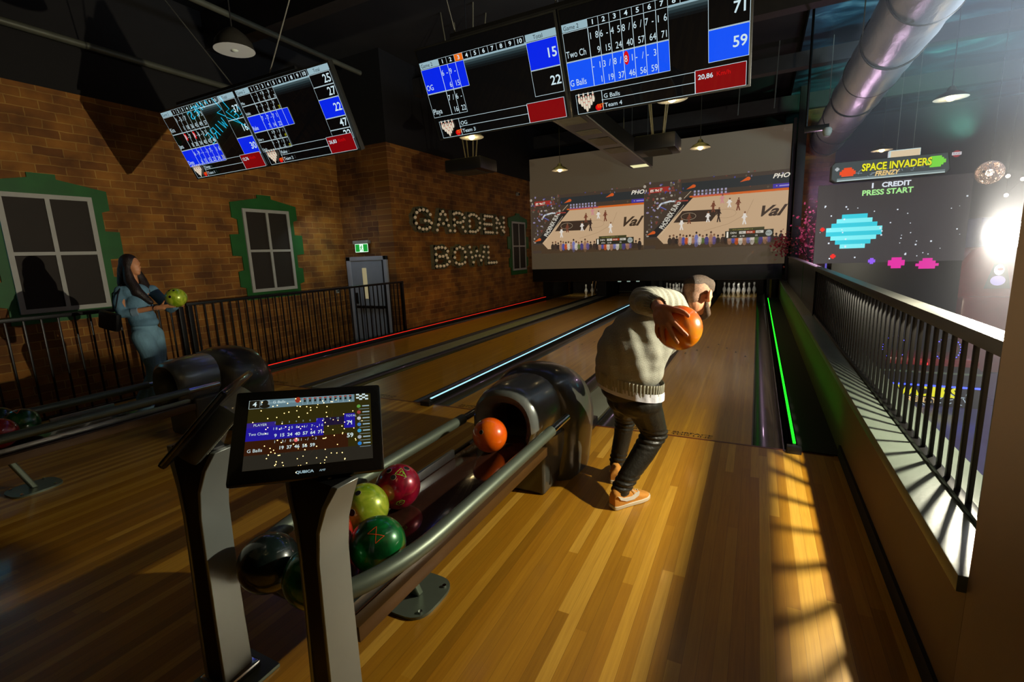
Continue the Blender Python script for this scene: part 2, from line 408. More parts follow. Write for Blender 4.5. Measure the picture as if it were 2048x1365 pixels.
def beams():
    for i, (p, q, lab) in enumerate([((-9, 5.35, 5.25), (14, 5.6, 5.6), None), ((-9, 8.6, 5.3), (14, 8.85, 5.6), None), ((-9, 1.6, 5.3), (0.6, 1.85, 5.9), None),
                                     ((-9, 12.0, 5.2), (14, 12.25, 5.6), None), ((-9, -2.2, 5.4), (0.6, -2.0, 5.9), None)]):
        o = MB().span(p, q).build('ceiling_beam', mat('dark_steel_beam', (62, 58, 54), 0.6, 0.3)); struct(o)
    o = MB().tube([(-8.55, -8, 4.72), (-8.55, 4.2, 4.72)], 0.05, 10).build('ceiling_pipe', mat('grey_pipe', (96, 98, 84), 0.4, 0.4))
    tag(o, 'grey pipe running under the ceiling along the left brick wall', 'pipe')
    o = MB().tube([(-6.9, -6, 5.2), (-7.1, 3.6, 5.2)], 0.045, 10).build('ceiling_pipe', mat('grey_pipe')); tag(o, 'thin dark pipe crossing the ceiling above the left scoreboard', 'pipe')
beams()
# ------------------------------------------------------------------ lanes, gutters, dividers, pins
GUT = mat('gutter_plastic', (34, 30, 22), 0.34, 0.2, var=0.1, coat=0.15)
CAPM = mat('grey_capping', (120, 122, 108), 0.42, 0.0, var=0.06)
LANES = [('1', -6.42, -5.354), ('2', -4.53, -3.464), ('3', -2.96, -1.894), ('4', -1.066, 0.0)]
def gutter(par, x0, x1, name='gutter'):
    mb = MB(); n = 9; c = (x0 + x1) / 2; r = (x1 - x0) / 2 - 0.008
    rings = []
    for y in (0.0, 13.9):
        top = [(x0, y, 0.0), (c - r, y, 0.0)] + [(c - r * math.cos(PI * k / n), y, -0.075 * math.sin(PI * k / n)) for k in range(1, n)] + [(c + r, y, 0.0), (x1, y, 0.0)]
        rings.append(top + [(x1, y, -0.1), (x0, y, -0.1)])
    mb.loft(rings)
    return mb.build(name, GUT, par)
for nm, x0, x1 in LANES:
    root = empty('bowling_lane', ((x0 + x1) / 2, 0, 0))
    tag(root, {'1': 'glossy maple lane beside the red light strip', '2': 'glossy maple lane left of the white light strip',
               '3': 'glossy maple lane right of the white light strip', '4': 'glossy maple lane in front of the bowler beside the green light strip'}[nm],
        'bowling lane', 'the four bowling lanes')
    MB().span((x0, 0.0, -0.15), (x1, 12.55, 0.0)).build('lane_surface', LANEWOOD, root)
    MB().span((x0, 12.56, -0.15), (x1, 13.95, 0.0)).build('pin_deck', wood('pin_deck_wood', 0.0273, [(206, 160, 70), (220, 178, 90)], 0.25, 0.9, 4, 0.004) if nm == '1' else _mats['pin_deck_wood'], root)
    gutter(root, x0 - 0.235, x0 - 0.002); gutter(root, x1 + 0.002, x1 + 0.235)
    # arrows and dots inlaid in the boards
    mb = MB()
    for k in range(7):
        xx = x0 + 1.066 * (0.5 + (k - 3) * 0.13); yy = 4.4 - abs(k - 3) * 0.28
        mb.faces([(xx - 0.016, yy - 0.12, 0.0006), (xx + 0.016, yy - 0.12, 0.0006), (xx, yy, 0.0006)], [(0, 1, 2)])
    mb.build('aiming_arrows', mat('dark_inlay', (48, 26, 12), 0.4), root)
# foul line and its warning lettering
o = MB().span((-7.0, -0.028, -0.002), (0.56, -0.003, 0.0012)).build('foul_line', mat('foul_line_strip', (96, 40, 14), 0.4)); tag(o, 'thin dark red foul line strip across the approach', 'foul line')
for nm, x0, x1 in LANES:
    cv = Canvas(Matrix.Translation((x0, 0.012, 0.0008)))
    c_ = mat('warning_lettering', (52, 28, 10), 0.5)
    cv.text(0.10, 0.055, 'SLIPPERY SURFACE', 0.052, c_, sx=1.55, bold=0.0015)
    cv.text(0.10, 0.010, 'BEYOND THIS LINE', 0.044, c_, sx=1.75, bold=0.001)
    o = cv.build('warning_lettering'); tag(o, {'1': 'dark warning lettering at the start of the lane by the red light strip', '2': 'dark warning lettering at the start of the lane left of the white light strip',
        '3': 'dark warning lettering behind the ball return hood', '4': 'dark SLIPPERY SURFACE BEYOND THIS LINE lettering by the bowler'}[nm], 'lettering', 'warning letterings at the foul line')

# dividers with light strips
def led(name, x, y0, y1, z, rgb, lab, n=0, s=6.0):
    root = empty(name, (x, y0, z)); tag(root, lab, 'light strip')
    MB().span((x - 0.011, y0, -0.1), (x + 0.011, y1, z - 0.008), 0.004).build('channel', mat('black_channel', (22, 22, 22), 0.3, var=0.1, coat=0.3), root)
    mb = MB()
    if n:
        pitch = 0.016
        k = 0; y = y0 + 0.05
        while y < y0 + n * pitch: mb.span((x - 0.010, y, z - 0.008), (x + 0.010, y + pitch * 0.8, z)); y += pitch
        mb.span((x - 0.010, y, z - 0.008), (x + 0.010, y1, z))
    else: mb.span((x - 0.009, y0 + 0.05, z - 0.008), (x + 0.009, y1, z))
    mb.build('lit_diffuser', glow(name + '_glow', rgb, s), root)
    return root
led('white_light_strip', -3.211, -0.03, 12.3, 0.058, (150, 205, 220), 'cool white light strip along the divider between the middle lanes', 90, 1.6)
led('green_light_strip', 0.300, -0.03, 11.6, 0.060, (20, 235, 30), 'green light strip along the right side lane', 120, 1.9)
led('red_light_strip', -6.70, -0.03, 11.6, 0.068, (235, 36, 22), 'red light strip along the foot of the left brick wall', 0, 1.2)
o = MB().span((-7.19, 0.0, -0.15), (-6.73, 12.4, -0.001)).build('lane_edge_platform', BLACK); tag(o, 'black platform strip between the red light strip and the wall', 'platform')
o = MB().span((0.33, 0.0, -0.15), (0.598, 12.4, 0.01)).build('lane_edge_platform', BLACK); tag(o, 'black platform strip between the green light strip and the low wall', 'platform')
o = MB().span((0.245, -0.08, 0.0), (0.345, -0.02, 0.058), 0.006).build('strip_end_block', mat('black_plastic', (20, 20, 20), 0.35)); tag(o, 'black end block in front of the green light strip', 'end block')
o = MB().span((-3.27, -0.10, 0.0), (-3.15, -0.032, 0.05), 0.006).build('strip_end_block', mat('black_plastic')); tag(o, 'black end block in front of the white light strip', 'end block')
for x0, x1, lab in ((-5.115, -4.772, 'long grey capping between the two left lanes'), (-1.66, -1.302, 'long grey capping between the two right lanes')):
    root = empty('ball_track_capping', ((x0 + x1) / 2, 0, 0)); tag(root, lab, 'capping', 'grey ball track cappings')
    MB().span((x0 + 0.002, 0.02, -0.12), (x1 - 0.002, 12.5, 0.012), 0.008).build('cap', CAPM, root)
    MB().span((x0 + 0.002, 0.02, -0.02), (x0 + 0.014, 12.5, 0.020), 0.003).build('edge_trim', STEEL, root)
    MB().span((x1 - 0.014, 0.02, -0.02), (x1 - 0.002, 12.5, 0.020), 0.003).build('edge_trim', STEEL, root)
o = MB().span((-1.53, -0.22, 0.0), (-1.29, 0.03, 0.085), 0.012).build('cable_box', mat('black_plastic')); tag(o, 'black cable box at the end of the capping behind the ball return', 'box')

# pins
PINW = mat('pin_plastic', (226, 228, 226), 0.25, var=0.03, coat=0.5)
PROF = [(0.0, 0.0), (0.026, 0.0), (0.029, 0.012), (0.043, 0.06), (0.0605, 0.114), (0.058, 0.15), (0.045, 0.19), (0.030, 0.23), (0.0228, 0.254), (0.0225, 0.275), (0.0285, 0.31), (0.0323, 0.343), (0.029, 0.366), (0.018, 0.378), (0.0, 0.381)]
def pin_proto():
    r = empty('bowling_pin', (0, 0, 0))
    pb = MB().lathe(PROF, n=20).build('pin_body', PINW, r)
    mb = MB()
    for z0, z1, ra, rb in ((0.236, 0.243, 0.0295, 0.0275), (0.262, 0.269, 0.0232, 0.0238)):
        mb.lathe([(ra, z0), (rb, z1)], n=20)
    mb.build('neck_stripes', mat('pin_stripe', (34, 34, 40), 0.4), pb)
    return r
HEADY = 12.96
rack = [(0, 0)] + [(s * 0.1524, 1) for s in (-1, 1)] + [(s * 0.3048, 2) for s in (-1, 0, 1)] + [(s * 0.1524, 3) for s in (-3, -1, 1, 3)]
spots = {'4': range(10), '3': range(10), '1': (2, 5, 9)}
proto = None
where = {'1': 'in the lane by the red light strip', '3': 'left of the bowler head', '4': 'in the lane right of the bowler'}
posn = ['front pin of the rack', 'second row left pin', 'second row right pin', 'third row left pin', 'third row middle pin', 'third row right pin',
        'back row leftmost pin', 'back row inner left pin', 'back row inner right pin', 'back row rightmost pin']
for nm, x0, x1 in LANES:
    for i in spots.get(nm, ()):
        dx, row = rack[i]
        M = Matrix.Translation(((x0 + x1) / 2 + dx, HEADY + row * 0.264, 0.001))
        if proto is None:
            proto = pin_proto(); c = proto; PM = M
        else: c = copy_tree(proto, M)
        c['label'] = 'white bowling pin, %s %s' % (posn[i], where[nm]); c['category'] = 'bowling pin'; c['group'] = 'bowling pins standing on the pin decks'
        c['_l'] = 1
proto.location = PM.translation
for o in COL.objects:
    if '_l' in o: del o['_l']

# pit housings under the screen
HOUS = mat('pinsetter_housing', (30, 27, 24), 0.5, var=0.15)
root = empty('masking_panel', (-3.3, 11.62, 0.8)); tag(root, 'long black masking panel under the projection screen', 'panel')
MB().span((-7.19, 11.62, 0.60), (0.62, 11.72, 1.045), 0.004).build('board', HOUS, root)
MB().span((-7.19, 11.60, 0.598), (0.62, 11.63, 0.61)).build('lower_edge', mat('worn_edge', (70, 56, 36), 0.5), root)
for i, x in enumerate((-6.93, -4.96, -3.21, -1.48, 0.42)):
    w = 0.26 if i in (1, 3) else 0.2
    o = MB().span((x - w / 2 - 0.03, 13.96, -0.16), (x + w / 2 + 0.03, 14.2, 0.9)).build('kickback_plate', HOUS)
    tag(o, ['dark kickback plate at the far left of the pin pits', 'dark kickback plate right of the leftmost pin pit', 'dark kickback plate between the two middle pin pits',
            'dark kickback plate left of the rightmost pin pit', 'dark kickback plate at the far right of the pin pits'][i], 'kickback plate', 'kickback plates between the pin pits')
for i, x in enumerate((-7.0, -4.94, -3.21, -1.48, 0.44)):
    w = (0.40, 0.34, 0.02, 0.34, 0.16)[i]
    o = MB().span((x - w / 2, 12.55, -0.001 if i != 2 else 0.0), (x + w / 2, 13.94, 0.62)).build('lane_side_panel', HOUS)
    tag(o, ['dark side panel left of the leftmost pins', 'dark side panel right of the three far pins', 'thin dark side panel at the end of the white light strip',
            'dark side panel at the end of the right grey capping', 'dark side panel right of the nearest pins'][i], 'side panel', 'side panels beside the pin decks')
for nm, x0, x1 in LANES:
    root = empty('pin_pit', ((x0 + x1) / 2, 14.3, 0)); 
    tag(root, {'1': 'dark pin pit behind three standing pins on the leftmost lane', '2': 'dark empty pin pit with three small lamps',
               '3': 'dark pin pit left of the bowler head behind a full rack', '4': 'dark pin pit behind the full rack right of the bowler'}[nm], 'pin pit', 'pin pits under the screen')
    MB().span((x0 - 0.2, 14.25, -0.1), (x1 + 0.2, 14.3, 0.9)).build('pit_cushion', mat('pit_cushion', (34, 26, 18), 0.8), root)
    MB().span((x0, 12.52, 0.575), (x1, 12.56, 0.592)).build('sweep_bar', mat('brass_bar', (150, 112, 60), 0.35, 0.7), root)
    if nm == '2':
        for k in range(3):
            MB().span((x0 + 0.16 + k * 0.32, 12.60, 0.50), (x0 + 0.27 + k * 0.32, 12.66, 0.565), 0.008).build('small_lamp', glow('pit_lamp', (190, 215, 200), 0.5), root)
        MB().span((x0 + 0.2, 12.6, 0.15), (x0 + 0.8, 12.63, 0.17)).build('lower_bar', mat('grey_bar', (90, 88, 70), 0.4, 0.5), root)
    if nm == '1':
        MB().m(mat('brass_bar')).cyl((x1 - 0.10, 12.9, 0.02), (x1 - 0.02, 13.0, 0.60), 0.008).build('guide_rod', None, root)
        MB().m(mat('brass_bar')).cyl((x1 + 0.02, 12.9, 0.02), (x1 + 0.10, 13.0, 0.60), 0.008).build('guide_rod', None, root)
light('pit_light_far', 'AREA', (-5.9, 12.75, 0.60), 1.2, (1.0, 0.9, 0.65), (1.0, 0.1), target=(-5.9, 13.1, 0))
light('pit_light_near', 'AREA', (-0.53, 12.70, 0.60), 2.6, (1.0, 0.95, 0.82), (1.0, 0.1), target=(-0.53, 13.0, 0.05))
light('pit_light_mid', 'AREA', (-2.43, 12.70, 0.60), 1.8, (1.0, 0.92, 0.75), (1.0, 0.1), target=(-2.43, 13.0, 0.05))
o = MB().span((0.335, 12.2, 0.01), (0.39, 12.3, 0.60)).build('end_post', mat('tan_post', (190, 150, 70), 0.5)); tag(o, 'short tan post at the far end of the green light strip', 'post')  # plain tan post colour
# ------------------------------------------------------------------ decorative windows, door, exit sign, bulb letters
HALF = [(0.15, 2.93), (0.15, 2.865), (0.50, 2.795), (0.71, 2.755), (0.71, 2.48), (0.61, 2.45), (0.61, 2.18), (0.79, 2.17), (0.79, 1.785), (0.61, 1.77),
        (0.61, 1.51), (0.72, 1.485), (0.72, 1.20), (0.61, 1.17), (0.61, 0.935)]
def window(n, x, yc, lab):
    root = empty('window_%d' % n, (x, yc, 1.865)); struct(root, lab)
    poly = HALF + [(-u, v) for u, v in HALF[::-1]]
    MB().prism(poly, lambda u, v, t: (x + t, yc + u, v), 0.0, 0.022).build('surround', DGREEN, root)
    mb = MB()
    for a, b_, c, d in ((-0.505, 1.075, -0.445, 2.655), (0.445, 1.075, 0.505, 2.655), (-0.445, 2.595, 0.445, 2.655), (-0.445, 1.075, 0.445, 1.135), (-0.026, 1.135, 0.026, 2.595), (-0.445, 1.843, -0.026, 1.889), (0.026, 1.843, 0.445, 1.889)):
        mb.span((x + 0.015, yc + a, b_), (x + 0.05, yc + c, d))
    mb.build('window_frame', WPAINT, root)
    MB().span((x + 0.018, yc - 0.46, 1.11), (x + 0.03, yc + 0.46, 2.62)).build('pane', PANE, root)
window(1, -8.7, -0.975, 'white four-pane window with green surround behind the woman')
window(2, -8.7, 2.335, 'white four-pane window with green surround left of the exit door')
window(3, -7.2, 10.53, 'white four-pane window with green surround beside the projection screen')

DOORM = mat('grey_blue_door', (150, 160, 172), 0.45, var=0.04)
root = empty('door_1', (-8.0, 4.3, -0.35)); struct(root, 'grey exit door behind the left railing')
mb = MB()
mb.span((-8.64, 4.25, -0.35), (-8.52, 4.3, 1.69), 0.004).span((-7.52, 4.25, -0.35), (-7.42, 4.3, 1.69), 0.004).span((-8.64, 4.25, 1.60), (-7.42, 4.3, 1.69), 0.004)
mb.build('door_frame', mat('door_frame_paint', (168, 174, 186), 0.4, var=0.04), root)
leaf = MB().span((-8.52, 4.275, -0.35), (-7.58, 4.295, 1.60)).build('door_leaf', DOORM, root)
MB().span((-7.58, 4.27, -0.35), (-7.52, 4.295, 1.60)).build('shadow_gap', mat('dark_gap', (40, 44, 50), 0.6), root)
MB().span((-8.18, 4.262, 0.72), (-8.06, 4.276, 1.43)).build('vision_glass', mat('lit_vision_glass', (190, 180, 150), 0.2, emit=(190, 176, 130), estr=0.42), leaf)
MB().span((-8.42, 4.21, 0.50), (-7.56, 4.27, 0.56), 0.01).build('push_bar', BLKMETAL, leaf)
MB().span((-8.44, 4.24, 0.60), (-8.38, 4.276, 0.86), 0.01).build('lock_case', BLKMETAL, leaf)

root = empty('exit_sign', (-8.1, 4.2, 1.9)); tag(root, 'small green running man exit sign above the grey door', 'exit sign')
MB().span((-8.33, 4.2, 1.975), (-7.87, 4.3, 2.05), 0.01).build('housing', mat('grey_plastic', (150, 150, 146), 0.4), root)
cv = Canvas(Matrix(((1, 0, 0, -8.29), (0, 0, -1, 4.228), (0, 1, 0, 1.79), (0, 0, 0, 1))))
G1, W1 = glow('exit_green', (16, 150, 50), 1.0), glow('exit_white', (215, 255, 225), 1.3)
cv.rect(0, 0, 0.385, 0.185, W1).up().rect(0.012, 0.012, 0.373, 0.175, G1).up().rect(0.135, 0.012, 0.245, 0.175, W1).up()
cv.oval(0.195, 0.148, 0.013, 0.013, G1).line(0.19, 0.135, 0.18, 0.085, 0.026, G1).line(0.185, 0.125, 0.225, 0.105, 0.012, G1).line(0.18, 0.125, 0.15, 0.10, 0.012, G1)
cv.line(0.18, 0.085, 0.215, 0.055, 0.015, G1).line(0.215, 0.055, 0.20, 0.02, 0.014, G1).line(0.178, 0.085, 0.155, 0.05, 0.015, G1).line(0.155, 0.05, 0.14, 0.045, 0.012, G1)
MB().span((-8.29, 4.232, 1.79), (-7.905, 4.246, 1.975)).build('sign_plate', mat('grey_plastic'), root)
cv.build('pictogram', root)
light('exit_sign_light', 'AREA', (-8.1, 4.15, 1.88), 1.1, (0.55, 1.0, 0.7), (0.36, 0.16), target=(-8.1, 3.0, 1.7))
light('door_spill', 'AREA', (-8.1, 3.2, 2.6), 4.5, (0.75, 0.88, 1.0), (0.5, 0.5), target=(-8.0, 4.3, 0.7))
root = empty('call_point', (-8.7, 3.95, 0.93)); tag(root, 'small white wall plate beside the exit door', 'wall plate')
MB().span((-8.7, 3.90, 0.88), (-8.675, 4.0, 0.99), 0.004).build('plate', WPAINT, root); MB().span((-8.677, 3.93, 0.91), (-8.67, 3.97, 0.95)).build('button', mat('black_plastic'), root)
root = empty('security_camera', (-7.2, 10.55, 3.55)); tag(root, 'small white dome security camera on the brick wall above the narrow window', 'security camera')
MB().cyl((-7.2, 10.55, 3.55), (-7.12, 10.55, 3.55), 0.06, 0.055).build('mount', WPAINT, root)
MB().ball((-7.11, 10.55, 3.54), 0.035).build('lens_dome', mat('dark_dome', (16, 16, 18), 0.1, coat=0.6), root)

# bulb letters
STROKES = {
 'G': [[(0.92, 0.78), (0.75, 0.95), (0.5, 1.0), (0.22, 0.92), (0.05, 0.65), (0.05, 0.35), (0.22, 0.08), (0.5, 0.0), (0.78, 0.05), (0.95, 0.25), (0.95, 0.45), (0.6, 0.45)]],
 'A': [[(0.0, 0.0), (0.38, 1.0), (0.62, 1.0), (1.0, 0.0)], [(0.18, 0.36), (0.82, 0.36)]],
 'R': [[(0.05, 0.0), (0.05, 1.0), (0.65, 1.0), (0.92, 0.85), (0.92, 0.62), (0.65, 0.48), (0.05, 0.48)], [(0.55, 0.46), (0.95, 0.0)]],
 'D': [[(0.05, 0.0), (0.05, 1.0), (0.55, 1.0), (0.88, 0.8), (0.95, 0.5), (0.88, 0.2), (0.55, 0.0), (0.05, 0.0)]],
 'E': [[(0.9, 1.0), (0.05, 1.0), (0.05, 0.0), (0.9, 0.0)], [(0.05, 0.5), (0.8, 0.5)]],
 'N': [[(0.05, 0.0), (0.05, 1.0), (0.95, 0.0), (0.95, 1.0)]],
 'B': [[(0.05, 0.0), (0.05, 1.0), (0.65, 1.0), (0.88, 0.85), (0.85, 0.62), (0.6, 0.52), (0.05, 0.52)], [(0.6, 0.52), (0.95, 0.38), (0.95, 0.14), (0.65, 0.0), (0.05, 0.0)]],
 'O': [[(0.5, 1.0), (0.15, 0.88), (0.03, 0.5), (0.15, 0.12), (0.5, 0.0), (0.85, 0.12), (0.97, 0.5), (0.85, 0.88), (0.5, 1.0)]],
 'W': [[(0.0, 1.0), (0.22, 0.0), (0.5, 0.9), (0.78, 0.0), (1.0, 1.0)]],
 'L': [[(0.05, 1.0), (0.05, 0.0), (0.95, 0.0)]]}
CHAN = mat('weathered_letter_metal', (150, 152, 126), 0.5, 0.35, var=0.3, scale=12)
CHANF = mat('letter_face', (92, 92, 72), 0.6, 0.2, var=0.3, scale=12)
BULB = mat('frosted_bulb', (235, 222, 200), 0.3, emit=(255, 215, 160), estr=0.10)
def bulb_letter(ch, y0, y1, z0, z1, lab):
    root = empty('bulb_letter', (-7.2, (y0 + y1) / 2, (z0 + z1) / 2)); tag(root, lab, 'sign letter', 'metal bulb letters spelling the sign')
    pad = 0.075; Y0, Y1, Z0, Z1 = y0 + pad + 0.02, y1 - pad - 0.02, z0 + pad, z1 - pad
    P = lambda u, v: Vector((0, Y0 + u * (Y1 - Y0), Z0 + v * (Z1 - Z0)))
    mb = MB(); fb = MB(); bulbs = []; w = 0.066
    for st in STROKES[ch]:
        pts = [P(*p) for p in st]
        for a, b_ in zip(pts, pts[1:]):
            d = (b_ - a); Ln = d.length; dn = d.normalized(); nn = Vector((0, -dn.z, dn.y))
            q = [a - dn * w * 0.9 - nn * w, b_ + dn * w * 0.9 - nn * w, b_ + dn * w * 0.9 + nn * w, a - dn * w * 0.9 + nn * w]
            mb.faces([(-7.2, p.y, p.z) for p in q] + [(-7.10, p.y, p.z) for p in q], [(0, 1, 5, 4), (1, 2, 6, 5), (2, 3, 7, 6), (3, 0, 4, 7)])
            q2 = [a - dn * w * 0.8 - nn * w * 0.93, b_ + dn * w * 0.8 - nn * w * 0.93, b_ + dn * w * 0.8 + nn * w * 0.93, a - dn * w * 0.8 + nn * w * 0.93]
            fb.faces([(-7.145, p.y, p.z) for p in q2], [(0, 1, 2, 3)])
        tot = sum((b_ - a).length for a, b_ in zip(pts, pts[1:])); n = max(2, round(tot / 0.145)); k = 0
        for i in range(n + 1):
            s_ = tot * i / n
            for a, b_ in zip(pts, pts[1:]):
                Ln = (b_ - a).length
                if s_ <= Ln + 1e-6:
                    q = a + (b_ - a) * (s_ / Ln)
                    if all((q - r).length > 0.08 for r in bulbs): bulbs.append(q)
                    break
                s_ -= Ln
    mb.build('letter_channel', CHAN, root); fb.build('letter_back', CHANF, root)
    for q in bulbs:
        MB().m(mat('bulb_socket', (60, 56, 44), 0.4, 0.5)).cyl((-7.145, q.y, q.z), (-7.115, q.y, q.z), 0.014, n=10).m(BULB).ball((-7.08, q.y, q.z), 0.037, 12, 8).build('bulb', None, root)
ys = [4.83, 5.70, 6.45, 7.20, 8.01, 8.74, 9.45]
for i, ch in enumerate('GARDEN'):
    bulb_letter(ch, ys[i], ys[i + 1], 2.19, 2.80, 'metal bulb letter %s, %s letter of the upper word on the brick wall' % (ch, ('first', 'second', 'third', 'fourth', 'fifth', 'last')[i]))
ys = [5.55, 6.36, 7.16, 8.16, 8.87]
for i, ch in enumerate('BOWL'):
    bulb_letter(ch, ys[i], ys[i + 1], 1.31, 1.92, 'metal bulb letter %s, %s letter of the lower word on the brick wall' % (ch, ('first', 'second', 'third', 'last')[i]))

# ------------------------------------------------------------------ railings
RAILM = mat('black_powder_coat', (18, 17, 16), 0.34, 0.5, var=0.08)
def railing(x, y0, y1, zb, zt, pitch, lab, posts, name='railing', topw=0.05, toph=0.04, topm=None, bw=0.009, tilt=0.0, br=False):
    root = empty(name, (x, (y0 + y1) / 2, zb)); tag(root, lab, 'railing')
    MB().span((x - topw / 2, y0, zt - toph), (x + topw / 2, y1, zt), 0.004).build('top_rail', topm or RAILM, root)
    MB().span((x - 0.02, y0, zb), (x + 0.02, y1, zb + 0.025), 0.003).build('bottom_rail', RAILM, root)
    for p in posts: MB().span((x - 0.03, p - 0.03, zb), (x + 0.03, p + 0.03, zt - toph + 0.002), 0.003).build('post', RAILM, root)
    y = y0 + pitch
    me = None
    while y < y1 - 0.03:
        if all(abs(y - p) > 0.05 for p in posts):
            if me is None:
                o = MB().span((x - bw, -bw, zb + 0.024), (x + bw, bw, zt - toph + 0.001), 0.002).build('baluster', RAILM, root); me = o.data; o.location.y = y
            else:
                c = bpy.data.objects.new('baluster', me); COL.objects.link(c); c.parent = root; c.matrix_parent_inverse = root.matrix_basis.inverted(); c.location.y = y
        y += pitch
    return root
railing(-6.98, -0.34, 4.22, 0.0, 1.125, 0.125, 'black metal railing in front of the exit door', (-0.30, 4.18))
railing(-6.98, -4.6, -0.38, 0.0, 1.15, 0.145, 'black metal railing behind the woman at the left edge', (-0.42,), topw=0.06)
TOPM = mat('pale_rail_top', (64, 64, 60), 0.40, 0.2, var=0.08, scale=8)
railing(0.742, -2.3, 3.93, 0.568, 1.262, 0.117, 'black metal railing on the ledge of the right low wall', (3.9,), topw=0.085, toph=0.055, topm=TOPM, bw=0.0085)
root = empty('screening_panel', (0.76, 7, 0.6)); tag(root, 'black solid panel continuing the right railing towards the screen', 'panel')
MB().span((0.72, 3.95, 0.568), (0.78, 10.8, 1.23)).build('panel_board', BLKMETAL, root)
MB().span((0.70, 3.95, 1.23), (0.80, 10.8, 1.262), 0.004).build('panel_cap', TOPM, root)
MB().span((0.715, 6.0, 0.6), (0.722, 6.01, 1.23)).build('panel_joint', mat('green_joint_strip', (40, 120, 60), 0.4), root)  # narrow green strip across the panel face
# ------------------------------------------------------------------ overhead scoreboards
SC_K, SC_W, SC_B, SC_BL, SC_R, SC_G, SC_Y, SC_O = (glow('screen_black', (7, 7, 8), 0.6), glow('screen_white', (205, 228, 235), 1.0), glow('screen_blue', (6, 38, 235), 1.0),
    glow('screen_light_blue', (18, 84, 250), 1.0), glow('screen_red', (128, 4, 10), 1.0), glow('screen_grey', (150, 180, 190), 1.0), glow('screen_yellow', (205, 205, 20), 1.0), glow('screen_orange', (235, 110, 20), 1.0))
SC_RR, SC_PW, SC_G2 = glow('screen_bright_red', (215, 10, 16), 1.0), glow('screen_pin', (226, 212, 190), 1.0), glow('screen_dark_grey', (62, 80, 84), 1.0)
for m_ in (SC_K, SC_B, SC_BL, SC_R):
    b = m_.node_tree.nodes['Principled BSDF']; b.inputs['Roughness'].default_value = 0.06; b.inputs['Coat Weight'].default_value = 0.6; b.inputs['Coat Roughness'].default_value = 0.02
def pin2d(cv, x, y, h):
    for a, b_, z in ((0.0, 0.10, 0.0), (0.10, 0.17, 0.32), (0.17, 0.085, 0.62), ): pass
    pts = [(-.06, 0), (-.13, .22), (-.14, .36), (-.09, .55), (-.065, .66), (-.085, .82), (-.05, .96), (0, 1), (.05, .96), (.085, .82), (.065, .66), (.09, .55), (.14, .36), (.13, .22), (.06, 0)]
    cv.poly([(x + u * h, y + v * h) for u, v in pts], SC_PW); cv.up(.3)
    cv.rect(x - .07 * h, y + .64 * h, x + .07 * h, y + .70 * h, SC_RR); cv.up(.3)
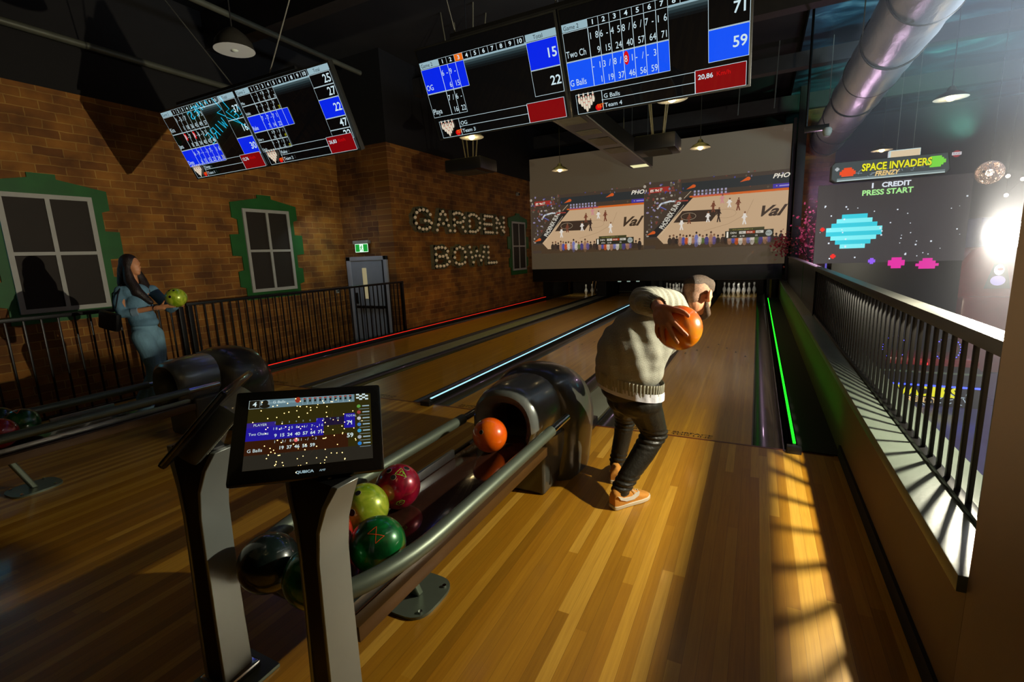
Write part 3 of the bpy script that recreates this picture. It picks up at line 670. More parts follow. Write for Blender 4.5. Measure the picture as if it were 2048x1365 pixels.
def board(x, y0, z0, d, lab):
    """monitor leaning forward; bottom-left corner given"""
    v = Vector((0, -0.413, 0.911)); n = Vector((0, -0.911, -0.413))
    T = Matrix(((1, v.x, n.x, x), (0, v.y, n.y, y0), (0, v.z, n.z, z0), (0, 0, 0, 1)))
    root = empty('score_monitor', (x + 0.7, y0, z0)); tag(root, lab, 'monitor', 'overhead scoring monitors')
    W, H = 1.415, 0.815; top = d.get('top', 0.0)
    hs = MB().box((W / 2, H / 2, -0.032), (W, H, 0.06), bev=0.006, M=T).build('housing', mat('monitor_bezel', (36, 36, 32), 0.35, 0.3, coat=0.2), root)
    MB().box((W / 2, H / 2, -0.085), (0.5, 0.3, 0.06), bev=0.01, M=T).build('mounting_plate', BLKMETAL, root)
    cv = Canvas(T @ Matrix.Translation((0.018, 0.018, 0.0)), 0.0007); cv.up()
    w, h = W - 0.036, H - 0.036
    cv.rect(0, 0, w, h, SC_K); cv.up()
    ht = h * (1 - top); hh = h * 0.07
    c0, cw, ct = 0.155 * w, 0.0635 * w, 0.80 * w
    # header with grey shine
    cv.rect(0, ht - hh, c0, ht, SC_G); cv.rect(ct, ht - hh, w, ht, SC_G)
    for k in range(5):
        cv.rect(c0 + cw * d['nf'], ht - hh * (1.25 + 0.35 * k), ct, ht - hh * (0.9 + 0.35 * k), [SC_G, SC_G2, glow('g3', (34, 48, 52)), glow('g4', (20, 28, 31)), glow('g5', (12, 16, 18))][k])
    cv.up(); cv.text(0.008 * w, ht - hh * 0.8, d['game'], hh * 0.8, SC_K, sx=0.95); cv.text(ct + 0.05 * w, ht - hh * 0.8, 'Total', hh * 0.8, SC_K, sx=0.95)
    for k in range(10):
        xa = c0 + k * cw
        cv.rect(xa, ht - hh, xa + cw, ht, SC_W); 
    cv.up()
    for k in range(10):
        xa = c0 + k * cw
        cv.rect(xa + .0015, ht - hh, xa + cw - .0015, ht - .002, SC_O if d.get('hi') == k + 1 else SC_K)
    cv.up()
    for k in range(10): cv.text(c0 + (k + .5) * cw, ht - hh * 0.82, str(k + 1), hh * 0.85, SC_W, 'CENTER', 1.15, bold=.001)
    y = ht - hh - 0.004
    for r in d['rows']:
        rh = r['h'] * h; blue = r.get('blue'); n = r['n']
        cv.rect(0, y - rh, c0 + n * cw, y, SC_W); cv.up(); cv.rect(.003, y - rh + .003, c0 - .003, y - .003, (SC_BL if d.get('bl') else SC_B) if blue else SC_K)
        for k in range(n): cv.rect(c0 + k * cw + .002, y - rh + .003, c0 + (k + 1) * cw - .002, y - .003, (SC_BL if d.get('bl') else SC_B) if blue else SC_K)
        cv.up()
        ts = min(0.085 * h, rh * 0.36)
        cv.text(.006 * w, y - rh * 0.86, r['name'], ts * 1.05, SC_W, sx=.74)
        for k, q in enumerate(r['marks']):
            if k in r.get('red', ()): cv.oval(c0 + (k + .24) * cw, y - rh * 0.27, cw * .24, rh * .23, SC_RR); cv.up()
            if q: cv.text(c0 + k * cw + .004, y - rh * 0.40, q[0], ts, SC_W, sx=.8)
            if len(q) > 1: cv.text(c0 + (k + .62) * cw, y - rh * 0.40, q[1], ts, SC_W, sx=.8)
        for k, q in enumerate(r['sc']):
            yl = r.get('yl') and k == len(r['sc']) - 1
            cv.text(c0 + (k + .95) * cw, y - rh * 0.90, q, ts, SC_Y if yl else SC_W, 'RIGHT', .78)
        y -= rh + .002
    y = ht - hh - 0.004
    for tot, th, blue in d['tot']:
        th *= h
        cv.rect(ct, y - th, w, y, SC_W); cv.up(); cv.rect(ct + .003, y - th + .003, w - .003, y - .003, (SC_BL if d.get('bl') else SC_B) if blue else SC_K); cv.up()
        cv.text(w - .012, y - th / 2 - .034, tot, 0.10, SC_W, 'RIGHT', 1.0, bold=.0015); y -= th + .002
    # foot bar
    fb = 0.2 * h
    cv.frame(.03 * w, .0, .73 * w, fb, .003, SC_W); cv.line(.19 * w, fb * .52, .73 * w, fb * .52, .0035, SC_W); cv.line(.195 * w, 0, .195 * w, fb, .004, SC_W)
    cv.rect(.73 * w, 0, .99 * w, fb * 1.05, SC_W); cv.up(); cv.rect(.73 * w + .003, .003, .99 * w - .003, fb * 1.05 - .003, SC_R); cv.up()
    cv.text(.205 * w, fb * .60, d['who'], fb * .30, SC_W, sx=1.05); cv.text(.205 * w, fb * .14, d['team'], fb * .30, SC_W, sx=1.05)
    if d.get('speed'):
        cv.text(.745 * w, fb * .62, d['speed'], fb * .30, SC_W, sx=1.05, bold=.0008); cv.text(.84 * w, fb * .64, 'Km/h', fb * .28, SC_RR, sx=1.05)
    for row in range(4):
        for k in range(4 - row): pin2d(cv, .050 * w + (k + row * .5) * .030 * w, fb * (.52 - .15 * row), fb * .52)
    cv.oval(.168 * w, fb * .2, .02 * w, .02 * w * .9, SC_RR); cv.up(); cv.text(.158 * w, fb * .18, '1ST', fb * .25, SC_O, bold=.001)
    cv.build('display', hs)
    return root, T
D1 = dict(nf=6, game='Game 2', rows=[
    dict(h=.25, n=6, name='Kira', marks=['1-', '5/', '7', '', '', '53'], sc=['1', '18', '36', '45', '49', '57']),
    dict(h=.24, n=6, name='Jans', marks=['8-', '7', '8-', '6-', '33', '-'], sc=['8', '28', '34', '40', '43', '46'], red=(0, 2)),
    dict(h=.25, n=6, name='Deep', marks=['6-', '9-', '--', '17', '-', '16'], sc=['6', '15', '15', '23', '24', '30'], blue=1, yl=1)],
    tot=[('37', .25, 0), ('16', .24, 0), ('30', .25, 1)], who='Deep', team='Team 1', speed='12,76')
D2 = dict(nf=4, game='Game 2', rows=[
    dict(h=.13, n=4, name='Mike', marks=['--', '-9', '8-', '8-'], sc=['0', '9', '17', '25']),
    dict(h=.13, n=4, name='Rabbit', marks=['4-', '6-', '7-', 'X'], sc=['4', '10', '17', '27'], yl=1),
    dict(h=.21, n=5, name='Rake', marks=['7-', '7-', '71', ''], sc=['7', '14', '22'], blue=1),
    dict(h=.13, n=3, name='Sober a', marks=[' X', '9/', '7/'], sc=['20', '37', '47'], yl=1),
    dict(h=.13, n=3, name='Garcia', marks=['1-', '9/', '1/'], sc=['1', '12', '22'], yl=1)],
    tot=[('25', .14, 0), ('27', .14, 0), ('22', .22, 1), ('47', .14, 0), ('22', .13, 0)], who='Rake', team='Team 2', speed='26,83')
D3 = dict(nf=3, top=.13, hi=3, game='Game 2', rows=[
    dict(h=.27, n=3, name='OG', marks=['6-', '9-', ''], sc=['6', '15'], blue=1),
    dict(h=.27, n=2, name='Playa', marks=['7/', '6-'], sc=['16', '22'])],
    tot=[('15', .27, 1), ('22', .26, 0)], who='OG', team='Team 3')
D4 = dict(nf=7, top=.13, bl=1, game='Game 2', rows=[
    dict(h=.27, n=7, name='Two Ch', marks=['18', '6-', '45', '8/', '6/', '7-', '16'], sc=['9', '15', '24', '40', '57', '64', '71']),
    dict(h=.27, n=7, name='G Balls', marks=['-1', '3/', '8/', '81', '-/', '-3', ''], sc=['1', '19', '37', '46', '56', '59'], blue=1, red=(3,))],
    tot=[('71', .27, 0), ('59', .27, 1)], who='G Balls', team='Team 4', speed='20,86')
MONS = [board(-6.525, -0.20, 2.715, D1, 'scoreboard monitor for Team 1, leftmost of the four under the ceiling'),
        board(-5.105, -0.20, 2.715, D2, 'scoreboard monitor for Team 2, second from the left under the ceiling'),
        board(-2.975, 0.17, 2.775, D3, 'scoreboard monitor for Team 3 showing players OG and Playa'),
        board(-1.545, 0.17, 2.775, D4, 'scoreboard monitor for Team 4, rightmost one showing Two Ch and G Balls')]
for xx, yy, zz, lab, tops in ((-5.11, -0.545, 3.455, 'bracket rail above the two left scoreboard monitors', ((-5.08, -7.3), (-4.5, -2.85))), (-1.55, -0.175, 3.515, 'bracket rail above the two right scoreboard monitors', ((-2.5, -3.1), (-0.6, -0.2), (-1.55, -1.5)))):
    root = empty('monitor_bracket', (xx, yy, zz)); tag(root, lab, 'bracket')
    MB().span((xx - 1.0, yy - 0.015, zz + .004), (xx + 1.0, yy + 0.015, zz + 0.034)).build('cross_rail', BLKMETAL, root)
    for xa, xb in tops: MB().tube([(xa, yy, zz + .03), (xb, yy + 0.02, 5.9)], 0.006, 6).build('hanger_wire', mat('galvanised_wire', (150, 150, 140), 0.4, 0.6), root)

# ------------------------------------------------------------------ projection screen with the projected match
root = empty('projection_screen', (-3.27, 11.6, 1.05)); tag(root, 'wide grey projection screen showing two copies of a basketball match', 'projection screen')
SCRM = mat('screen_cloth', (150, 146, 136), 0.75, var=0.02, scale=1, emit=None)
_mats.pop('screen_cloth'); SCRM = mat('screen_cloth', (150, 142, 124), 0.8, var=0.03, emit=(62, 52, 38), estr=0.9)  # emission put into the cloth stands for light thrown by the projectors
MB().span((-7.2, 11.6, 1.045), (0.66, 11.62, 4.78)).build('cloth', SCRM, root)
g = lambda n, c=(90, 80, 70), s=1.0: glow('match_' + n, c, s)  # projected light put in as glowing colours
def match(cv, X0, Y0, W, H, right):
    """frame (0..1, 0..1) of the broadcast, cut at x = right"""
    def R(x0, y0, x1, y1, m):
        x1 = min(x1, right)
        if x0 < x1: cv.rect(X0 + x0 * W, Y0 + y0 * H, X0 + x1 * W, Y0 + y1 * H, m)
    def Pl(pts, m):
        # clip the polygon at x = right
        out = []
        for i, (a, b_) in enumerate(pts):
            p, q = pts[i - 1], (a, b_)
            if (p[0] <= right) != (q[0] <= right):
                t = (right - p[0]) / (q[0] - p[0]); out.append((right, p[1] + t * (q[1] - p[1])))
            if q[0] <= right: out.append(q)
        if len(out) > 2: cv.poly([(X0 + x * W, Y0 + y * H) for x, y in out], m)
    P = lambda x, y: (X0 + x * W, Y0 + y * H)
    R(0, 0, 1.1, 0.95, g('dark', (66, 54, 44))); cv.up()
    R(0, 0.0, 1.1, 0.14, g('stand', (70, 54, 38))); R(0.28, 0.78, 1.1, 0.90, g('upper_board', (44, 46, 46))); cv.up()
    # court
    Pl([(0.10, 0.17), (0.365, 0.69), (1.05, 0.69), (1.05, 0.03), (0.17, 0.03)], g('court', (186, 156, 122))); 
    R(0.34, 0.685, 1.05, 0.715, g('orange_line', (196, 92, 30))); R(0.36, 0.70, 0.62, 0.715, g('purple_line', (96, 60, 120))); cv.up()
    Pl([(0.02, 0.17), (0.32, 0.70), (0.365, 0.69), (0.10, 0.17)], g('apron', (40, 36, 34)))
    Pl([(0.225, 0.36), (0.29, 0.515), (0.56, 0.505), (0.50, 0.35)], g('paint', (58, 44, 34)));
    R(0.0, 0.0, 0.09, 0.05, g('dark', (66, 54, 44))); cv.up()
    cv.ring(*P(0.335, 0.435), 0.055 * W, 0.006, g('line', (200, 180, 150)), 24, 0.05 * H); cv.ring(*P(0.60, 0.44), 0.07 * W, 0.005, g('thin', (130, 104, 76)), 24, 0.06 * H)
    cv.line(*P(0.13, 0.20), *P(0.30, 0.60), 0.012, g('line'))
    for x0, y0, x1, y1 in ((.45, .22, .62, .30), (.62, .30, .74, .42), (.74, .42, .78, .60)):
        if x1 <= right: cv.line(*P(x0, y0), *P(x1, y1), 0.006, g('thin'))
    cv.up()
    cv.text(*P(0.150, 0.27), 'PHOENIX SUNS', 0.215, g('court_text', (205, 200, 186)), sx=0.62, rot=math.radians(57), bold=.004, shear=-0.25)
    # boards with logos
    cv.rect(*P(0.035, 0.80), *P(0.19, 0.875), g('red', (150, 44, 36))); cv.up()
    cv.text(*P(0.043, 0.815), 'ESPN', 0.10, g('white', (224, 216, 200)), sx=1.15, shear=.15, bold=.003)
    for x, y, k in ((0.37, 0.845, 1.0), (0.74, 0.875, 1.15), (0.075, 0.235, 1.1)):
        if x + 0.05 <= right:
            cv.oval(*P(x, y), 0.05 * k, 0.045 * k, g('sun', (196, 84, 34)), 9); cv.poly([P(x - 0.055, y - 0.035), P(x - 0.005, y + 0.025), P(x + 0.005, y - 0.02)], g('sun'))
    x = 0.93
    if right > 0.97: cv.text(*P(0.895, 0.85), 'PHO', 0.17, g('white'), sx=1.15, shear=.3, bold=.004)
    R(0.90, 0.72, 1.02, 0.775, g('purple', (66, 52, 150))); cv.up(); R(0.94, 0.74, 1.01, 0.755, g('lilac', (150, 140, 200)))
    if right > 0.97: cv.text(*P(0.80, 0.375), 'Val', 0.40, g('court_ink', (60, 46, 34)), sx=1.25, shear=.5, bold=.012)
    cv.up()
    # basket
    for a, b_ in (((.10, .57), (.13, .64)), ((.13, .64), (.20, .665)), ((.20, .665), (.24, .66))): cv.line(*P(*a), *P(*b_), 0.05, g('basket', (190, 196, 200)))
    cv.line(*P(.12, .60), *P(.17, .55), 0.03, g('bluearm', (90, 90, 150))); cv.line(*P(.24, .66), *P(.33, .655), 0.035, g('rim', (150, 60, 50))); cv.line(*P(.30, .69), *P(.35, .78), 0.012, g('line'))
    rnd = random.Random(3)
    # seats, people beyond, spectators: small figures of the broadcast
    for k in range(9):
        xx = .37 + k * .027
        for yy in (.755, .715): cv.rect(*P(xx, yy), *P(xx + .014, yy + .028), g('seat', (150, 146, 170)))
    for k in range(150):
        xx, yy = rnd.uniform(0, .30), rnd.uniform(.10, .95)
        if yy < .17 + xx * 1.9 and xx > .03: continue
        c = [(130, 120, 150), (86, 74, 60), (160, 150, 136), (70, 66, 120), (110, 60, 50), (90, 84, 70)][k % 6]
        cv.oval(*P(xx, yy), rnd.uniform(.014, .05), rnd.uniform(.014, .05), g('crowd%d' % (k % 6), c), 7)
    for k in range(40):
        xx, yy = rnd.uniform(.40, min(right, 1.0)), rnd.uniform(.74, .97)
        if .78 < yy < .90: continue
        cv.oval(*P(xx, yy), rnd.uniform(.010, .03), rnd.uniform(.012, .035), g('crowd%d' % (k % 6)), 7)
    cv.up()
    def player(x, y, h, c):
        if x + .02 > right: return
        cv.line(*P(x - .008, y), *P(x, y + h * .45), 0.034, c); cv.line(*P(x + .012, y), *P(x, y + h * .45), 0.034, c); cv.line(*P(x, y + h * .42), *P(x + .002, y + h * .85), 0.072, c)
        cv.line(*P(x - .016, y + h * .5), *P(x, y + h * .8), 0.024, c); cv.line(*P(x + .018, y + h * .55), *P(x, y + h * .8), 0.024, c); cv.oval(*P(x + .003, y + h * .94), .024, .030, g('skin', (120, 80, 54)), 8)
    wp, dp = g('white_kit', (214, 206, 196)), g('dark_kit', (54, 40, 34))
    for x, y, h, c in ((.285, .25, .16, wp), (.475, .34, .14, wp), (.725, .28, .17, wp), (.62, .52, .12, wp), (.55, .33, .20, dp), (.34, .33, .14, g('brown_kit', (110, 62, 44))), (.51, .47, .15, g('brown_kit')), (.68, .47, .17, g('brown_kit')), (.57, .58, .12, g('pink_kit', (190, 130, 130)))):
        player(x, y, h, c)
    cols = [(54, 44, 36), (60, 46, 38), (46, 38, 34), (150, 110, 84), (70, 74, 140), (176, 76, 30), (190, 180, 166), (150, 110, 84), (110, 110, 160), (190, 180, 166), (84, 96, 50), (70, 60, 110), (150, 110, 84), (90, 76, 120)]
    xx = .20; k = 0
    while xx < min(right, 1.0) - .02:
        c = g('row%d' % (k % 14), cols[k % 14]); hgt = .13 if k in (8, 12) else rnd.uniform(.06, .11)
        base = .115 - .04 * (xx - .2)
        cv.oval(*P(xx, base - .02), .066, hgt * H * .72, c, 12); cv.oval(*P(xx, base + hgt * .72), .030, .036, g('rowhead%d' % (k % 3), [(80, 56, 40), (120, 84, 60), (50, 38, 30)][k % 3]), 8)
        xx += rnd.uniform(.022, .034); k += 1
    R(.09, -.01, 1.1, .065, g('stand'))
    cv.up()
    sx0 = .60
    if right > .95:
        cv.rect(*P(sx0, .10), *P(sx0 + .32, .20), g('bug', (44, 42, 30))); cv.rect(*P(sx0 + .025, .20), *P(sx0 + .26, .235), g('bug2', (62, 60, 34))); cv.up()
        cv.text(*P(sx0 + .05, .206), 'PHX LEADS SERIES 1-0', .042, g('bug_gold', (150, 140, 70)), sx=1.3)
        cv.rect(*P(sx0 + .095, .155), *P(sx0 + .14, .19), g('cell', (190, 184, 170))); cv.rect(*P(sx0 + .205, .155), *P(sx0 + .255, .19), g('cell')); cv.rect(*P(sx0 + .143, .155), *P(sx0 + .20, .19), g('phx', (150, 56, 26)))
        cv.oval(*P(sx0 + .29, .15), .085, .085, g('tnt', (150, 156, 150)), 20); cv.up()
        for t, x, y, s_, m in (('DEN', .035, .16, .075, g('white')), ('79', .103, .16, .07, g('bug')), ('PHX', .147, .16, .07, g('white')), ('106', .208, .16, .07, g('bug')), ('4TH', .045, .115, .065, g('white')), ('6:18', .10, .115, .065, g('white')), ('15', .20, .115, .065, g('white')), ('TNT', .268, .14, .07, g('bug'))):
            cv.text(*P(sx0 + x, y), t, s_, m, sx=1.1)
        cv.poly([P(sx0 + .010, .11), P(sx0 + .022, .11), P(sx0 + .022, .19), P(sx0 + .010, .19)], g('white'))
cv = Canvas(Matrix(((1, 0, 0, 0), (0, 0, -1, 11.598), (0, 1, 0, 0), (0, 0, 0, 1))), 0.0012)
match(cv, -7.16, 1.60, 3.88, 2.02, 1.0)
cv.up(2)
match(cv, -3.26, 1.60, 3.92, 2.12, 1.0)
cv.build('projected_picture', root)

# ------------------------------------------------------------------ projectors, lamps, duct work
def projector(cx, cy, cz, w, lab):
    root = empty('projector', (cx, cy, cz)); tag(root, lab, 'projector', 'black ceiling projectors')
    MB().box((cx, cy, cz), (w, 0.62, 0.22), bev=0.03).build('body', mat('projector_black', (24, 23, 22), 0.4, var=0.1), root)
    MB().cyl((cx + w * 0.25, cy + 0.30, cz), (cx + w * 0.25, cy + 0.40, cz), 0.07, 0.06).build('lens', mat('black_plastic'), root)
    MB().span((cx - w * .3, cy - .25, cz - .118), (cx + w * .3, cy + .25, cz - .108)).build('vent_panel', mat('vent_grey', (70, 66, 50), 0.6), root)
    for sx_, sy_ in ((-1, -1), (1, -1), (-1, 1), (1, 1)):
        MB().tube([(cx + sx_ * .08, cy + sy_ * .05, cz + .13), (cx + sx_ * .34, cy + sy_ * .22, 5.9)], 0.012, 8).build('hanger_strut', mat('bare_strut', (150, 140, 110), 0.4, 0.6), root)
    MB().span((cx - .14, cy - .1, cz + .10), (cx + .14, cy + .1, cz + .135)).build('mount_plate', BLKMETAL, root)
projector(-4.93, 4.0, 3.27, 0.78, 'black ceiling projector hanging above the bulb letters')
projector(-1.50, 4.0, 3.20, 0.62, 'black ceiling projector hanging under the rightmost scoreboard monitor')
LWHITE = mat('enamel_white', (222, 224, 214), 0.4, var=0.03)
def pendant(x, y, z, lit, lab, r=0.20, e=4, deep=False):
    root = empty('pendant_lamp', (x, y, z)); tag(root, lab, 'pendant lamp', 'enamel pendant lamps' if lit else None)
    pr = [(0.03, 0.16), (0.05, 0.13), (0.06, 0.10), (r * .75, 0.05), (r, 0.0)]
    if deep: pr = [(0.03, 0.19), (0.06, 0.17), (r * .62, 0.13), (r * .88, 0.07), (r, 0.0)]
    MB().lathe(pr, (x, y, z), 28).build('shade', mat('dark_enamel', (52, 50, 44), 0.35, 0.3), root)
    MB().lathe([(0.055, 0.095), (r * .73, 0.046), (r * .985, -0.001)] if not deep else [(0.02, .15), (r * .58, 0.122), (r * .85, 0.066), (r * .985, -0.001)], (x, y, z), 28).build('shade_lining', LWHITE, root)
    if lit: MB().ball((x, y, z + 0.012), (0.055, 0.055, 0.05), 16, 10).build('bulb', glow('warm_bulb', (255, 214, 140), 9.0), root)
    else: MB().ball((x, y, z + 0.03), 0.045, 16, 10).build('bulb', mat('unlit_bulb', (190, 200, 190), 0.3), root)
    MB().tube([(x, y, z + .15), (x, y, 5.9 if x < 0.6 else 5.62)], 0.006, 6).build('flex', mat('black_cable', (20, 20, 20), 0.6), root)
    if lit: light('pendant_bulb_light', 'POINT', (x, y, z - 0.03), e, (1.0, 0.72, 0.36), 0.04)
ZL = 3.52
pendant(-4.42, -0.95, 3.56, False, 'unlit pendant lamp with white lining above the left scoreboards', 0.175, deep=True)
pendant(-4.30, 3.02, ZL, True, 'lit pendant lamp just under the Team 3 scoreboard')
pendant(-4.30, 7.00, ZL, True, 'lit pendant lamp in front of the left half of the projection screen')
pendant(-1.12, 2.86, ZL, True, 'lit pendant lamp just under the Team 4 scoreboard')
pendant(-1.13, 6.45, ZL, True, 'lit pendant lamp in front of the right half of the projection screen')
pendant(2.30, 5.15, ZL, True, 'lit pendant lamp over the arcade, right of the silver duct', 0.20, 6)
pendant(2.29, 9.4, ZL, True, 'lit pendant lamp far over the arcade above the game sign', 0.20, 6)
root = empty('duct_housing', (-3.0, 7, 3.9)); tag(root, 'long dark ceiling housing with pale underside panels in front of the projection screen', 'ceiling housing')
MB().span((-3.28, 3.6, 3.83), (-2.70, 9.9, 4.15)).build('casing', BLKMETAL, root)
for i, (ya, yb) in enumerate(((3.7, 4.45), (5.0, 5.35), (5.75, 6.45), (6.85, 7.45), (9.4, 9.8))):
    MB().span((-3.20, ya, 3.822), (-2.78, yb, 3.835)).build('underside_panel', mat('pale_panel', (150, 144, 112), 0.6) if i < 4 else glow('lit_panel', (235, 228, 170), 1.0), root)
MB().tube([(-2.62, 3.2, 3.80), (-2.66, 9.6, 3.74)], 0.012, 6).build('cable', mat('galvanised_wire'), root)
for x in (-3.2, -2.78):
    for y in (4.2, 7.0, 9.6): MB().tube([(x, y, 4.15), (x, y, 5.9)], 0.006, 6).build('hanger_rod', mat('galvanised_wire'), root)
# silver spiral duct
m, nt, N, L, b = nmat('crinkled_foil_duct')
tc = N.new('ShaderNodeTexCoord'); nz = N.new('ShaderNodeTexNoise'); nz.inputs['Scale'].default_value = 5; nz.inputs['Detail'].default_value = 6; nz.inputs['Distortion'].default_value = 0.5
mp = N.new('ShaderNodeMapping'); mp.inputs['Scale'].default_value = (2.2, 0.8, 2.2); L.new(tc.outputs['Object'], mp.inputs[0]); L.new(mp.outputs[0], nz.inputs['Vector'])
bp = N.new('ShaderNodeBump'); bp.inputs['Strength'].default_value = 0.35; bp.inputs['Distance'].default_value = 0.03; L.new(nz.outputs['Fac'], bp.inputs['Height']); L.new(bp.outputs['Normal'], b.inputs['Normal'])
b.inputs['Base Color'].default_value = (0.55, 0.57, 0.58, 1); b.inputs['Metallic'].default_value = 0.9; b.inputs['Roughness'].default_value = 0.36
root = empty('silver_duct', (1.5, 4, 4.3)); tag(root, 'large silver foil ventilation duct running along the ceiling over the right railing', 'duct')
path = [(1.50, -3 + k * 0.25, 4.30 + 0.012 * math.sin(k * 1.7)) for k in range(70)]
rad = [0.385 + 0.006 * math.sin(k * 2.3) for k in range(70)]
MB().tube(path, rad, 40).build('duct_tube', m, root)
for k in range(9):
    y = 0.2 + k * 1.45
    MB().tube([(1.50 + 0.392 * math.cos(t), y + 0.10 * math.sin(t * 1.0 + k), 4.30 + 0.392 * math.sin(t)) for t in [2 * PI * j / 40 for j in range(40)]], 0.012, 6, closed=True).build('strap', mat('duct_strap', (60, 58, 52), 0.5, 0.5), root)
for y in (1.0, 4.5, 8.0): MB().tube([(1.12, y, 4.3), (1.12, y, 5.6)], 0.008, 6).build('hanger_rod', mat('galvanised_wire'), root)
# steel column at the end of the screen, with camera arm
root = empty('steel_column', (0.86, 11.35, -0.3)); tag(root, 'tall dark steel column at the right end of the projection screen', 'column')
MB().span((0.78, 11.25, -0.4), (0.98, 11.45, 5.9), 0.004).build('shaft', mat('dark_column', (44, 40, 34), 0.5, 0.2), root)
MB().span((0.68, 11.5, 0.55), (0.76, 11.62, 4.9)).build('edge_strip', mat('dark_edge', (34, 30, 26), 0.6), root)
root = empty('security_camera', (0.9, 5.9, 3.5)); tag(root, 'white dome security camera on a dark arm in front of the silver duct', 'security camera')
MB().span((0.60, 5.95, 3.47), (0.95, 6.05, 3.56), 0.005).build('arm', BLKMETAL, root); MB().tube([(0.62, 6.0, 3.5), (0.62, 6.0, 5.62)], 0.02, 8).build('drop_pole', BLKMETAL, root)
MB().lathe([(0.05, 0.03), (0.07, 0.0), (0.068, -0.05), (0.045, -0.10), (0.0, -0.12)], (0.93, 5.98, 3.47), 20).build('dome_housing', WPAINT, root)
# loose ceiling details
for k, (x, y, z, dx, lab) in enumerate([(0.15, 8.6, 4.9, .0, 'thin bright rod hanging from a beam left of the steel column'), (-0.6, 9.2, 5.0, .0, 'thin rod hanging from a beam above the screen')]):
    o = MB().tube([(x, y, z - .35), (x + .04, y, 5.9)], 0.012, 6).build('hanger_rod', mat('galvanised_wire')); tag(o, lab, 'rod')
